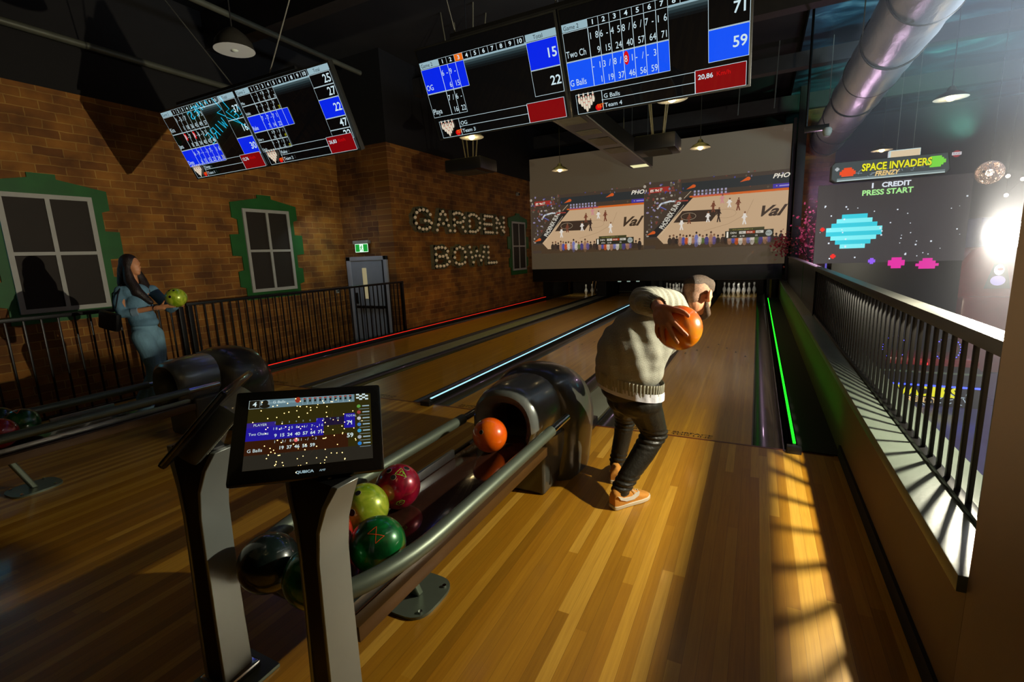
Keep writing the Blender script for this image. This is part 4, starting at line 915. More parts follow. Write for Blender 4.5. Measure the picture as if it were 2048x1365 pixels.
# ------------------------------------------------------------------ ball returns
SHELL = mat('moulded_grey_shell', (74, 74, 66), 0.30, 0.1, var=0.08, scale=3, coat=0.45)
SHELL2 = mat('moulded_silver_cowl', (128, 134, 130), 0.26, 0.35, var=0.06, scale=3, coat=0.4)
TUBEM = mat('satin_steel_tube', (112, 122, 106), 0.42, 0.6, var=0.05, scale=10)
TRAY = mat('dark_tray_laminate', (58, 36, 26), 0.13, 0.1, var=0.2, scale=4, coat=0.7)
def arch(cx, hwb, hw, top, y, zb=0.0, zs=0.34, n=18, p=0.82):
    pts = [(cx + hwb, y, zb)]
    for k in range(n + 1):
        a = PI * k / n; c, s_ = math.cos(a), math.sin(a)
        pts.append((cx + hw * math.copysign(abs(c) ** p, c), y, zs + (top - zs) * s_ ** p))
    pts.append((cx - hwb, y, zb))
    return pts
def ball_return(cx, lab, shift=0.0):
    root = empty('ball_return', (cx, -1.8, 0)); tag(root, lab, 'ball return', 'ball returns on the approach')
    D = cx + 1.42                                     # shift from the right-hand unit
    X = lambda x: x + D
    MB().loft([arch(X(-1.46), .25, .25, .70, -1.17), arch(X(-1.46), .315, .335, .775, -1.12), arch(X(-1.46), .335, .372, .80, -1.00), arch(X(-1.46), .345, .38, .79, -0.84), arch(X(-1.46), .32, .36, .745, -0.71), arch(X(-1.46), .26, .29, .63, -0.62), arch(X(-1.46), .13, .18, .48, -0.585)]).build('hood_shell', SHELL, root, smooth=60)
    # protruding mouth cowl, hollow
    A = lambda hw, top, y, zs=.47: arch(X(-1.465), hw * 0.86, hw, top, y, zb=.385, zs=zs, n=16)
    MB().loft([A(.27, .765, -1.10), A(.265, .765, -1.25), A(.245, .755, -1.42), A(.228, .735, -1.50), A(.205, .705, -1.515), A(.155, .645, -1.47), A(.142, .62, -1.35), A(.14, .61, -1.17)], cap=False).build('mouth_cowl', SHELL2, root, smooth=60)
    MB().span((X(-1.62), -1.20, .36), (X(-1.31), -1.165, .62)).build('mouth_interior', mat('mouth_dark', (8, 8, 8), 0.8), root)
    mb = MB()
    mb.loft([[(X(-1.69), y, 0), (X(-1.225), y, 0), (X(-1.215 + t), y, .40), (X(-1.70 - t), y, .40)] for y, t in ((-1.41, .0), (-1.05, .06))])
    mb.build('lower_cover', SHELL, root, bevel=0.02)
    MB().span((X(-1.222), -1.34, .05), (X(-1.210), -1.16, .33), 0.004).build('side_panel', mat('recess_panel', (40, 36, 28), 0.3, coat=0.3), root)
    MB().span((X(-1.67), -3.10, .345), (X(-1.255), -1.17, .398), 0.006).build('ball_tray', TRAY, root)
    for x in (-1.265, -1.66):
        MB().span((X(x - .012), -3.12, .36), (X(x + .012), -1.42, .403), 0.003).build('tray_rail', STEEL if x > -1.5 else BLKMETAL, root)
    MB().span((X(-1.245), -3.10, .30), (X(-1.19), -1.42, .36), 0.004).build('tray_edge', mat('bronze_edge', (92, 64, 30), 0.4, 0.3), root)
    MB().span((X(-1.635), -2.30, .40), (X(-1.615), -1.86, .45), 0.004).build('tray_divider', STEEL, root)
    # wrap-round tube
    for sg, xe in ((1, -1.128), (-1, -1.782)):
        P = [(X(xe), -1.50, .505), (X(xe), -2.0, .505), (X(xe), -2.70, .505)] + [(X(xe - sg * .20 * (1 - math.cos(k * .16))), -2.70 - .50 * math.sin(k * .16), .505) for k in range(1, 7)]
        MB().tube(P, 0.034, 18).build('guard_tube', TUBEM, root, smooth=60)
    for x in (-1.128, -1.782):
        MB().cyl((X(x), -1.50, .505), (X(x), -1.22, .505), 0.025, n=16).build('tube_sleeve', mat('chrome', (200, 200, 200), 0.12, 1.0), root)
    # pedestal foot
    def plate(z0, z1, k):
        return [[(X(-1.42 + k * .17 * math.copysign(abs(math.cos(a)) ** .6, math.cos(a)) * .8), -2.53 + k * .15 * math.copysign(abs(math.sin(a)) ** .6, math.sin(a)), z) for a in [2 * PI * j / 32 for j in range(32)]] for z in (z0, z1)]
    MB().loft(plate(0.0, .014, 1.0)).build('base_plate', TUBEM, root)
    MB().loft([[(X(-1.42 + dx), y + dy, z) for dx, dy in ((-.03, -.02), (.03, -.02), (.03, .02), (-.03, .02))] for z, y in ((.012, -2.53), (.35, -2.66))]).build('pedestal', TUBEM, root, bevel=.008)
    for dx, dy in ((.10, -.10), (.10, .09), (-.10, -.10), (-.10, .09)): MB().cyl((X(-1.42 + dx), -2.53 + dy, .012), (X(-1.42 + dx), -2.53 + dy, .024), .010, n=8).build('bolt', mat('chrome'), root)
    root.location.y += shift; return root
ball_return(-1.42, 'grey hooded ball return in the middle holding orange, magenta, lime and green balls')
ball_return(-4.84, 'dark hooded ball return at the left behind the touch screens', -0.26)

# ------------------------------------------------------------------ bowling balls
def ballmat(name, c1, c2, scale=6, dist=3.0, metal=.15):
    m, nt, N, L, b = nmat(name)
    tc = N.new('ShaderNodeTexCoord'); nz = N.new('ShaderNodeTexNoise'); nz.inputs['Scale'].default_value = scale; nz.inputs['Detail'].default_value = 4; nz.inputs['Distortion'].default_value = dist
    L.new(tc.outputs['Object'], nz.inputs['Vector'])
    rp = N.new('ShaderNodeValToRGB'); e = rp.color_ramp.elements; e[0].position = .36; e[1].position = .64; e[0].color = lin(c1) + (1,); e[1].color = lin(c2) + (1,)
    L.new(nz.outputs['Fac'], rp.inputs['Fac']); L.new(rp.outputs['Color'], b.inputs['Base Color'])
    b.inputs['Roughness'].default_value = .28; b.inputs['Coat Weight'].default_value = 1.0; b.inputs['Coat Roughness'].default_value = .03; b.inputs['Metallic'].default_value = metal
    return m
def frame_of(d, roll=0.0):
    d = Vector(d).normalized(); u = Vector((0, 0, 1)) - d * d.z
    u = u.normalized() if u.length > .01 else Vector((0, 1, 0)); r = u.cross(d)
    M = Matrix((r, u, d)).transposed(); return M @ Matrix.Rotation(roll, 3, 'Z')
def wball(c, m, lab, holes=None, hroll=0, one=False, logos=(), R=.108, group='bowling balls on the ball return racks', name='bowling_ball'):
    c = Vector(c)
    root = empty(name, c); tag(root, lab, 'bowling ball', group)
    sh = MB().ball(c, R, 48, 32).build('ball_shell', m, root, smooth=180)
    if holes:
        F = frame_of(holes, hroll)
        for k, (u, v, r) in enumerate(((-.024, .0, .0125), (.024, .0, .0125), (0.0, -.075, .0145))[:1 if one else 3]):
            q = F @ Vector((u, v, math.sqrt(R * R - u * u - v * v))); n = q.normalized(); mb = MB()
            ax = n.orthogonal().normalized(); ay = n.cross(ax)
            rg = lambda rr, dz: [c + n * (math.sqrt(max(0, R * R - rr * rr)) + dz) + (ax * math.cos(t) + ay * math.sin(t)) * rr for t in [2 * PI * j / 18 for j in range(18)]]
            mb.m(mat('hole_bevel', (150, 140, 110), .4)).loft([rg(r * 1.12, .0004), rg(r, .0012)], cap=False)
            mb.m(mat('finger_hole', (6, 5, 4), .7)).loft([rg(r, .0010), rg(r * .3, -.0004 + .0012), rg(0.0001, .0010)], cap=False)
            mb.build('finger_hole', None, sh)
    for d, roll, items in logos:
        F = frame_of(d, roll); mb = MB()
        def wrap(t):
            bmesh.ops.triangulate(t, faces=t.faces[:])
            bmesh.ops.subdivide_edges(t, edges=[e for e in t.edges if e.calc_length() > .008], cuts=2, use_grid_fill=False)
            for v in t.verts:
                x, y = v.co.x, v.co.y; v.co = c + (F @ Vector((x, y, math.sqrt(max(1e-6, R * R - x * x - y * y))))).normalized() * (R + .0009)
            return t
        for it in items:
            if it[0] == 't':
                mb.m(it[5]); mb.merge(wrap(text_mesh(it[1], it[2], 'CENTER', 1.0, 0, it[6] if len(it) > 6 else 0, .0006).copy() if False else wrap_shift(text_mesh(it[1], it[2], 'CENTER', 1.0, 0, it[6] if len(it) > 6 else 0, .0006), it[3], it[4], wrap)))
            else:
                P2 = it[1]; w = it[2]; mb.m(it[3])
                for (xa, ya), (xb, yb) in zip(P2, P2[1:]):
                    t = bmesh.new(); n_ = 6; dd = Vector((xb - xa, yb - ya)).normalized(); nn = Vector((-dd.y, dd.x)) * w / 2; prev = None
                    for k in range(n_ + 1):
                        px, py = xa + (xb - xa) * k / n_, ya + (yb - ya) * k / n_
                        a, b_ = t.verts.new((px + nn.x, py + nn.y, 0)), t.verts.new((px - nn.x, py - nn.y, 0))
                        if prev: t.faces.new((prev[0], prev[1], b_, a))
                        prev = (a, b_)
                    for v in t.verts:
                        x, y = v.co.x, v.co.y; v.co = c + (F @ Vector((x, y, math.sqrt(max(1e-6, R * R - x * x - y * y))))).normalized() * (R + .0009)
                    mb.merge(t)
        mb.build('ball_marking', None, sh)
    return root
def wrap_shift(t, x, y, wrap):
    for v in t.verts: v.co.x += x; v.co.y += y
    return wrap(t)
MK_O, MK_R, MK_L, MK_D = (mat('marking_orange', (226, 84, 30), .4), mat('marking_dark_red', (110, 30, 20), .4), mat('marking_lime', (150, 220, 70), .4), mat('marking_dark', (60, 18, 10), .5))
TRI = [(-.022, .03), (.022, .03), (0, -.02), (-.022, .03)]
wball((-1.455, -1.70, .507), ballmat('orange_ball', (252, 84, 2), (255, 118, 12), 2.2, 3.0, 0.0), 'orange bowling ball at the mouth of the ball return hood', (.2, -.93, .60), .2,
      one=True, logos=[((.83, -.62, -.15), .0, [('t', 'X', .030, -.004, -.01, MK_D), ('t', 'mm', .016, .02, -.004, MK_D, .3)])])
wball((-1.545, -2.455, .507), ballmat('magenta_ball', (120, 8, 34), (186, 16, 56), 5), 'magenta bowling ball on the rack behind the lime ball', (.12, -.55, .95), 2.4,
      logos=[((.60, -.25, .85), .4, [('l', TRI, .0022, MK_L), ('l', [(-.008, .015), (.008, .02), (.006, .0), (-.006, .004)], .002, MK_L)]), ((.75, -.75, -.35), .3, [('l', [(-.02, 0), (-.012, .012), (.01, .012), (.02, 0), (.01, -.012), (-.012, -.012), (-.02, 0)], .002, MK_L), ('l', [(-.008, 0), (.0, .006), (.009, 0)], .002, MK_L)])])
wball((-1.553, -2.675, .507), ballmat('lime_ball', (124, 160, 18), (190, 206, 62), 7), 'lime green marbled bowling ball between the magenta and dark green balls', (-.05, -.55, .95), .5,
      logos=[((.55, -.83, -.05), .25, [('t', 'X', .040, .012, -.022, MK_R), ('t', 'AIRBALL', .014, -.006, .014, MK_R), ('t', 'KINETIX', .016, -.012, -.026, MK_R, .2)])])
wball((-1.300, -2.865, .507), ballmat('green_ball', (4, 62, 24), (10, 118, 52), 4), 'dark green bowling ball with orange marking, nearest the guard tube', None, 0,
      logos=[((.42, -.45, .72), -1.0, [('l', [(-.026, -.02), (.022, .02), (.022, -.02), (-.026, .02), (-.026, -.02)], .0022, MK_O), ('t', 'X', .045, .002, -.016, MK_O), ('t', 'KLASSE', .012, .0, .026, MK_O)])])
wball((-1.545, -2.905, .507), ballmat('red_ball', (150, 14, 20), (186, 28, 30), 4), 'red bowling ball mostly hidden behind the front touch screen post')
wball((-1.375, -3.105, .507), _mats['green_ball'], 'green bowling ball at the near end of the rack behind the touch screen post')
wball((-1.600, -3.12, .507), ballmat('black_ball', (14, 20, 20), (24, 40, 36), 4), 'black bowling ball at the near left end of the rack')
wball((-4.885, -2.765, .507), _mats['green_ball'], 'dark green bowling ball with red triangle on the left rack', (-.2, -.6, .8), 0,
      logos=[((.35, -.2, .9), .2, [('l', TRI, .006, MK_O)])], group='bowling balls on the ball return racks')
wball((-4.725, -2.935, .507), _mats['red_ball'], 'bright red bowling ball at the left edge of the photo')
wball((-5.14, -2.82, .507), _mats['green_ball'], 'green bowling ball behind the red ball at the left edge')

# ------------------------------------------------------------------ touch screen consoles
CASE = mat('console_black', (18, 18, 18), .22, var=.1, coat=.5)
SILV = mat('console_silver', (156, 162, 156), .30, .55, var=.04, scale=5)
BRONZ = mat('console_dark_side', (62, 56, 40), .35, .4, var=.05)
def console(px_, side, lab):
    """post at px_; the screen is swivelled outwards, side=+1 right, -1 left"""
    root = empty('touch_screen_console', (px_, -3.2, 0)); tag(root, lab, 'touch screen', 'touch screen consoles behind the ball rack')
    ctr = Vector((px_ - .045 * side, -3.164, 1.093))
    w = Vector((.713 * side, .699, -.058 * side)) if side > 0 else Vector((.713, -.699, .058))
    w.normalize(); d = Vector((.442 * side, -.528, -.726)).normalized(); u = -d; u = (u - w * u.dot(w)).normalized(); n = w.cross(u)
    T = Matrix(((w.x, u.x, n.x, ctr.x), (w.y, u.y, n.y, ctr.y), (w.z, u.z, n.z, ctr.z), (0, 0, 0, 1)))
    W, H = .432, .300
    mb = MB(); mb.box((0, 0, -.013), (W, H, .026), bev=.010, M=T); mb.build('tablet_case', CASE, root)
    MB().box((0, -.01, -.045 if side > 0 else -.055), (W * .78, H * .72, .05 if side > 0 else .075), bev=.02, M=T).build('tablet_back', mat('console_back', (50, 48, 38), .35, .2, coat=.3), root)
    if side < 0:
        mb = MB()
        for k in range(16): mb.box((-.02 + .10, -.09 + k * .009, -.092), (.03, .003, .004), M=T)
        mb.build('vent_slots', mat('vent_light', (130, 130, 110), .5), root)
    MB().box((W / 2 - .002, 0, -.010), (.004, H * .94, .008), bev=.001, M=T).build('edge_trim', STEEL, root)
    # post: silver side cheeks, dark core, flaring to a yoke under the screen
    prof = [(0.0, .050, -3.215, .060), (.25, .047, -3.212, .058), (.55, .043, -3.205, .056), (.72, .043, -3.200, .056), (.82, .055, -3.196, .056), (.90, .085, -3.190, .052), (.965, .120, -3.182, .040)]
    RP = Matrix.Translation((px_, -3.2, 0)) @ Matrix.Rotation(math.radians(-4 if side > 0 else 6), 4, 'Z') @ Matrix.Translation((-px_, 3.2, 0))
    tr_ = lambda q_: [[RP @ Vector(v_) for v_ in r_] for r_ in q_]
    cor = MB(); cor.loft(tr_([[(px_ - hx * .86, y - dy * .9, z), (px_ + hx * .86, y - dy * .9, z), (px_ + hx * .86, y + dy * .9, z), (px_ - hx * .86, y + dy * .9, z)] for z, hx, y, dy in prof])); cor.build('post_core', mat('post_core_black', (14, 14, 13), .4), root)
    for sg in (-1, 1):
        mb = MB(); mb.loft(tr_([[(px_ + sg * hx * .84, y - dy, z), (px_ + sg * (hx + .006), y - dy, z), (px_ + sg * (hx + .006), y + dy, z), (px_ + sg * hx * .84, y + dy, z)] for z, hx, y, dy in prof]))
        mb.build('side_cheek', SILV, root, bevel=.003)
    MB().loft([[(px_ - .07, -3.22, .93), (px_ + .07, -3.22, .93), (px_ + .07, -3.16, .93), (px_ - .07, -3.16, .93)], [(ctr.x - .05, ctr.y + .02, ctr.z - .04), (ctr.x + .05, ctr.y + .02, ctr.z - .04), (ctr.x + .05, ctr.y + .07, ctr.z - .0), (ctr.x - .05, ctr.y + .07, ctr.z - .0)]]).build('swivel_neck', CASE, root)
    MB().span((px_ - .11, -3.31, 0), (px_ + .13, -3.09, .018), .006).build('base_plate', TUBEM, root)
    MB().span((px_ - .07, -3.29, .015), (px_ + .075, -3.13, .05), .012).build('base_cover', mat('chrome'), root)
    if side > 0:
        cv = Canvas(T @ Matrix.Translation((-W / 2, -H / 2, .0008)), .0003)
        q = lambda n_, c=(90, 80, 70), s_=1.0: glow('touch_' + n_, c, s_)
        x0, y0, x1, y1 = .040, .040, W - .032, H - .034; w_, h_ = x1 - x0, y1 - y0
        X = lambda u_: x0 + u_ * w_; Y = lambda v_: y0 + v_ * h_
        cv.rect(x0, y0, x1, y1, q('bg', (52, 46, 14), .8)); cv.up()
        cv.rect(X(0), Y(.0), X(1), Y(.20), q('low', (46, 42, 34), .8)); cv.rect(X(0), Y(.20), X(.80), Y(.40), q('brown', (58, 28, 12), .8)); cv.up()
        cv.rect(X(0), Y(.40), X(.60), Y(.60), q('blue', (34, 24, 150))); cv.rect(X(.54), Y(.60), X(.60), Y(.66), q('blue')); cv.rect(X(.77), Y(.48), X(.86), Y(.70), q('blue')); cv.rect(X(0), Y(.58), X(.22), Y(.66), q('blue2', (50, 34, 130)))
        cv.rect(X(.60), Y(.54), X(.77), Y(.66), q('violet', (30, 20, 50)))
        cv.rect(X(.10), Y(.87), X(.42), Y(1), q('steel', (96, 124, 134))); cv.rect(X(.10), Y(.93), X(.42), Y(.96), q('steel2', (140, 168, 176))); cv.rect(X(.42), Y(.88), X(.86), Y(1), q('steel', (96, 124, 134))); cv.rect(X(0), Y(.87), X(.085), Y(1), q('box', (26, 24, 14)))
        cv.frame(X(0), Y(.87), X(.085), Y(1), .001, q('wh', (205, 225, 225))); cv.up()
        cv.rect(X(.09), Y(.875), X(.16), Y(.995), q('pic', (130, 150, 156))); cv.up(); cv.oval(X(.125), Y(.95), .009, .010, q('box')); cv.oval(X(.125), Y(.90), .014, .007, q('box'))
        cv.text(X(.03), Y(.905), '4', .022, q('wh'), bold=.0005); cv.text(X(.185), Y(.935), 'G Balls', .013, q('wh')); cv.oval(X(.385), Y(.965), .008, .010, q('redt', (150, 50, 30)))
        for k in range(10):
            xa = .425 + k * .0425
            cv.frame(X(xa), Y(.885), X(xa + .040), Y(.995), .0009, q('wh2', (150, 176, 184))); cv.rect(X(xa + .010), Y(.925), X(xa + .026), Y(.962), q('box')); cv.rect(X(xa + .006), Y(.968), X(xa + .026), Y(.988), q('redt'))
        for a in range(4):
            for b_ in range(4):
                if (a + b_) % 2: cv.rect(X(.875 + a * .026), Y(.90 + b_ * .025), X(.875 + (a + 1) * .026), Y(.90 + (b_ + 1) * .025), q('wh'))
        cols = [(90, 150, 60), (150, 60, 50), (190, 190, 190), (70, 120, 190), (60, 150, 190), (150, 160, 170), (40, 120, 200)]
        for k in range(7):
            yy = .80 - k * .095
            cv.oval(X(.895), Y(yy), .006, .006, q('ic%d' % k, cols[k])); cv.rect(X(.925), Y(yy - .008), X(.985), Y(yy + .008), q('wh2')); cv.rect(X(.895), Y(yy - .05), X(.985), Y(yy - .046), q('wh2'))
        cv.up()
        cv.text(X(.02), Y(.475), 'Two Chainz', .0125, q('wh'), sx=.88); cv.text(X(.02), Y(.24), 'G Balls', .0145, q('wh')); cv.text(X(.05), Y(.605), 'PLAYER', .011, q('wh')); cv.text(X(.785), Y(.645), 'TOTAL', .010, q('wh'))
        for k, t in enumerate(('1 8', '6 -', '4 5', '8 /', '6 /', '7 -', '1 6')): cv.text(X(.20 + k * .060), Y(.535), t, .0115, q('wh'), sx=.9)
        for k, t in enumerate(('9', '15', '24', '40', '57', '64', '71')): cv.text(X(.235 + k * .060), Y(.43), t, .0145, q('wh'), 'RIGHT', bold=.0003)
        for k, t in enumerate(('1', '3 /', '8 /', '8 1', '- /', '- 3')): cv.text(X(.215 + k * .060), Y(.345), t, .0115, q('wh'), sx=.95)
        cv.oval(X(.385), Y(.363), .0055, .0065, q('pinkish', (226, 110, 110)))
        for k, t in enumerate(('19', '37', '46', '56', '59')): cv.text(X(.295 + k * .060), Y(.25), t, .0145, q('wh'), 'RIGHT', bold=.0003)
        for k in range(10): cv.text(X(.21 + k * .055), Y(.625), str(k + 1), .008, q('wh2'))
        cv.text(X(.845), Y(.525), '71', .020, q('wh'), 'RIGHT', bold=.0004); cv.text(X(.845), Y(.335), '59', .020, q('wh'), 'RIGHT', bold=.0004)
        cv.text(W * .42, .016, 'QUBICA', .011, q('wh2'), bold=.0004, sx=1.2); cv.text(W * .57, .016, 'AMF', .009, q('wh2'))
        cv.build('display', root)
        return root, T, W, H
    return root, T, W, H
CON = console(-1.19, 1, 'black touch screen console in front showing scores for lane 4')
console(-1.80, -1, 'black touch screen console at the left seen from behind with a silver post')
# ------------------------------------------------------------------ people
SKIN = mat('skin', (206, 142, 104), .5, var=.06, scale=14)
SKIN.node_tree.nodes['Principled BSDF'].inputs['Subsurface Weight'].default_value = .08
NAIL = mat('fingernail', (226, 176, 150), .3)
def limb_hand(pre, wrist, palm, chains, r=.0088):
    out = [('c', [wrist] + palm, [.029, .030, .030][:1 + len(palm)])]
    for ch, rr in chains:
        n = len(ch); out.append(('c', ch, [rr * (1.12 - .30 * k / (n - 1)) for k in range(n)]))
    return out
# ---- the bowler
Hc = Vector((-.336, -1.078, 1.326)); fz = Vector((.54, .78, -.32)).normalized(); uz = (Vector((-.10, .02, 1)) - fz * Vector((-.10, .02, 1)).dot(fz)).normalized(); rz_ = fz.cross(uz)
HM = Matrix((rz_, fz, uz)).transposed()
hp = lambda x, y, z: Hc + HM @ Vector((x, y, z))
body = [('e', hp(0, 0, .01), (.074, .094, .092), HM), ('e', hp(0, .03, -.045), (.062, .070, .070), HM), ('e', hp(0, .055, -.085), (.046, .045, .030), HM), ('e', hp(0, .03, -.07), (.058, .06, .04), HM),
        ('e', hp(0, .094, -.02), (.013, .018, .022), HM), ('e', hp(0, .090, .012), (.03, .012, .012), HM), ('e', hp(0, .092, -.062), (.022, .010, .009), HM),
        ('c', [hp(0, -.02, -.06), Vector((-.385, -1.075, 1.262)), Vector((-.43, -1.07, 1.22))], [.056, .060, .068]),
        ('e', Vector((-.46, -1.09, 1.20)), (.13, .10, .07)), ('e', Vector((-.62, -1.13, 1.08)), (.14, .11, .14)), ('e', Vector((-.70, -1.19, .90)), (.14, .11, .12)), ('e', Vector((-.70, -1.2, .76)), (.15, .11, .11)),
        ('c', [(-.44, -1.15, 1.26), (-.575, -1.37, 1.315), (-.475, -1.585, 1.312)], [.05, .042, .028]),
        ('c', [(-.42, -1.02, 1.15), (-.54, -.96, .97), (-.66, -.93, .84)], [.048, .040, .026]), ('c', [(-.66, -.93, .84), (-.70, -.93, .80), (-.74, -.94, .77)], [.028, .032, .02]),
        ('c', [(-.64, -1.22, .76), (-.575, -1.10, .43), (-.735, -1.325, .10), (-.71, -1.29, .05)], [.09, .055, .038, .036]), ('c', [(-.76, -1.15, .76), (-.80, -.92, .44), (-.845, -.965, .12), (-.86, -.95, .06)], [.09, .055, .038, .036])]
for sx_ in (-1, 1): body += [('e', hp(sx_ * .030, .082, .005), (.014, .012, .009), HM)]
hand = [('c', [(-.478, -1.585, 1.312), (-.455, -1.68, 1.312), (-.432, -1.745, 1.300)], [.029, .027, .030]),
        ('c', [(-.440, -1.735, 1.312), (-.410, -1.775, 1.317), (-.369, -1.846, 1.274)], [.024, .022, .0135]), ('c', [(-.442, -1.735, 1.304), (-.418, -1.79, 1.294), (-.385, -1.847, 1.258)], [.024, .022, .0135]),
        ('c', [(-.446, -1.735, 1.296), (-.430, -1.79, 1.280), (-.407, -1.839, 1.25)], [.023, .021, .013]), ('c', [(-.450, -1.73, 1.292), (-.440, -1.78, 1.272), (-.432, -1.818, 1.250)], [.021, .019, .012])]
fing = [('c', [(-.425, -1.745, 1.318), (-.401, -1.783, 1.323), (-.367, -1.809, 1.321), (-.337, -1.818, 1.316), (-.315, -1.820, 1.308), (-.297, -1.822, 1.294)], [.018, .0155, .0125, .0115, .0108, .0085]),
        ('c', [(-.369, -1.846, 1.274), (-.348, -1.855, 1.257), (-.321, -1.857, 1.231), (-.298, -1.849, 1.209)], [.0130, .0105, .0098, .0080]),
        ('c', [(-.385, -1.847, 1.258), (-.367, -1.857, 1.226), (-.353, -1.857, 1.199), (-.338, -1.847, 1.172)], [.0130, .0105, .0098, .0080]),
        ('c', [(-.407, -1.839, 1.25), (-.408, -1.843, 1.222), (-.406, -1.840, 1.194), (-.400, -1.830, 1.167)], [.0125, .0102, .0095, .0078]),
        ('c', [(-.432, -1.818, 1.250), (-.437, -1.820, 1.230), (-.436, -1.819, 1.211), (-.427, -1.822, 1.190)], [.0115, .0092, .0085, .0072])]
fing = [(q[0], q[1], [r_ * 1.16 for r_ in q[2]]) for q in fing]
hand = [(q[0], q[1], [r_ * 1.10 for r_ in q[2]]) for q in hand]
ear = []
for sx_ in (-1, 1):
    ear += [('e', hp(sx_ * .092, -.002, -.014), (.011, .026, .038), HM @ Matrix.Rotation(sx_ * .45, 3, 'Z') @ Matrix.Rotation(.2, 3, 'X')), ('e', hp(sx_ * .077, -.004, -.04), (.008, .012, .014), HM)]
man = organic('person', body + hand + fing + ear, SKIN, None, .0042, 5)
tag(man, 'man in pale knit sweater and black trousers bending forward with an orange ball', 'person')
nb = MB()
for tip, prev in (((-.297, -1.822, 1.294), (-.315, -1.820, 1.308)), ((-.298, -1.849, 1.209), (-.321, -1.857, 1.231)), ((-.338, -1.847, 1.172), (-.353, -1.857, 1.199))):
    tip, prev = Vector(tip), Vector(prev); dd = (tip - prev).normalized(); out = (tip - Vector((-.347, -1.74, 1.224))).normalized()
    out = (out - dd * out.dot(dd)).normalized(); M3 = Matrix((dd, dd.cross(out), out)).transposed()
    MB().ball(tip + out * .0062 - dd * .001, (.0068, .0052, .0016), 10, 6, M3).build('fingernail', NAIL, man)
# hair: cap on the crown, shorter at the sides, beard along the jaw
HAIR = mat('short_brown_hair', (60, 45, 30), .55, var=.45, scale=90, bump=.9, bscale=260)
HAIRS = mat('clipped_hair', (136, 100, 74), .6, var=.3, scale=120, bump=.5, bscale=300)
organic('hair', [('e', hp(0, .010, .054), (.0775, .097, .064), HM), ('e', hp(0, .055, .072), (.060, .052, .044), HM), ('e', hp(0, -.038, .052), (.068, .062, .050), HM), ('e', hp(-.01, .035, .098), (.05, .06, .022), HM)], HAIR, man, .005, 3)
organic('clipped_hair', [('e', hp(0, -.014, .022), (.0772, .086, .080), HM), ('e', hp(0, -.046, -.028), (.060, .048, .054), HM)], HAIRS, man, .005, 4)
organic('beard', [('c', [hp(.060, .012, -.03), hp(.054, .028, -.070), hp(.042, .062, -.105), hp(0, .085, -.115), hp(-.042, .062, -.105), hp(-.054, .028, -.070), hp(-.060, .012, -.03)], [.010, .019, .022, .024, .022, .019, .010])], mat('dark_beard', (88, 66, 46), .7, var=.4, scale=120, bump=.8, bscale=260), man, .005, 3)
# knit sweater
m, nt, N, L, b = nmat('pale_knit')
tc = N.new('ShaderNodeTexCoord'); nz = N.new('ShaderNodeTexNoise'); nz.inputs['Scale'].default_value = 160; nz.inputs['Detail'].default_value = 2; L.new(tc.outputs['Object'], nz.inputs['Vector'])
wv = N.new('ShaderNodeTexWave'); wv.inputs['Scale'].default_value = 75; wv.inputs['Distortion'].default_value = 1.2; wv.bands_direction = 'Z'; L.new(tc.outputs['Object'], wv.inputs['Vector'])
ad = mathn(nt, 'ADD', mathn(nt, 'MULTIPLY', wv.outputs['Fac'], .6), nz.outputs['Fac'])
bp = N.new('ShaderNodeBump'); bp.inputs['Strength'].default_value = .55; bp.inputs['Distance'].default_value = .003; L.new(ad, bp.inputs['Height']); L.new(bp.outputs['Normal'], b.inputs['Normal'])
rp = N.new('ShaderNodeValToRGB'); rp.color_ramp.elements[0].color = lin((140, 140, 126)) + (1,); rp.color_ramp.elements[1].color = lin((184, 183, 168)) + (1,); L.new(nz.outputs['Fac'], rp.inputs['Fac']); L.new(rp.outputs['Color'], b.inputs['Base Color'])
b.inputs['Roughness'].default_value = .9
KNIT = m
sw = organic('sweater', [('e', (-.712, -1.20, .86), (.216, .170, .13)), ('e', (-.712, -1.195, .92), (.222, .178, .14)), ('e', (-.702, -1.185, .99), (.222, .182, .15)), ('e', (-.680, -1.16, 1.05), (.212, .176, .14)), ('e', (-.645, -1.135, 1.11), (.200, .168, .135)), ('e', (-.575, -1.11, 1.185), (.190, .152, .115)),
    ('e', (-.475, -1.115, 1.240), (.125, .120, .085)), ('e', (-.44, -1.11, 1.255), (.080, .085, .065)),
    ('c', [(-.47, -1.15, 1.265), (-.555, -1.27, 1.300), (-.595, -1.385, 1.318), (-.545, -1.49, 1.314), (-.497, -1.545, 1.312)], [.095, .088, .078, .066, .050]),
    ('c', [(-.42, -1.05, 1.15), (-.52, -.99, 1.00), (-.60, -.95, .90), (-.655, -.935, .85)], [.082, .072, .060, .042]), ('c', [(-.50, -1.14, 1.12), (-.535, -1.19, 1.0), (-.56, -1.2, .90)], [.09, .075, .06])], KNIT, man, .009, 14)
me = sw.data
nrm = [v.normal.copy() for v in me.vertices]
for v, n_ in zip(me.vertices, nrm):
    x, y, z = v.co
    if z < 1.22 and y > -1.42:
        k = max(0.0, min(1.0, (1.22 - z) / .12)) * max(0.0, min(1.0, (z - .80) / .08))
        q = (x + .64) + (z - 1.2) * .30
        v.co += n_ * (.0055 * k * (math.sin(q * 70 + 1.2 * math.sin(z * 11)) * .6 + math.sin(q * 38 + z * 5)) )
    elif y < -1.2:
        v.co += n_ * .0035 * math.sin((x + y * 1.6) * 70)
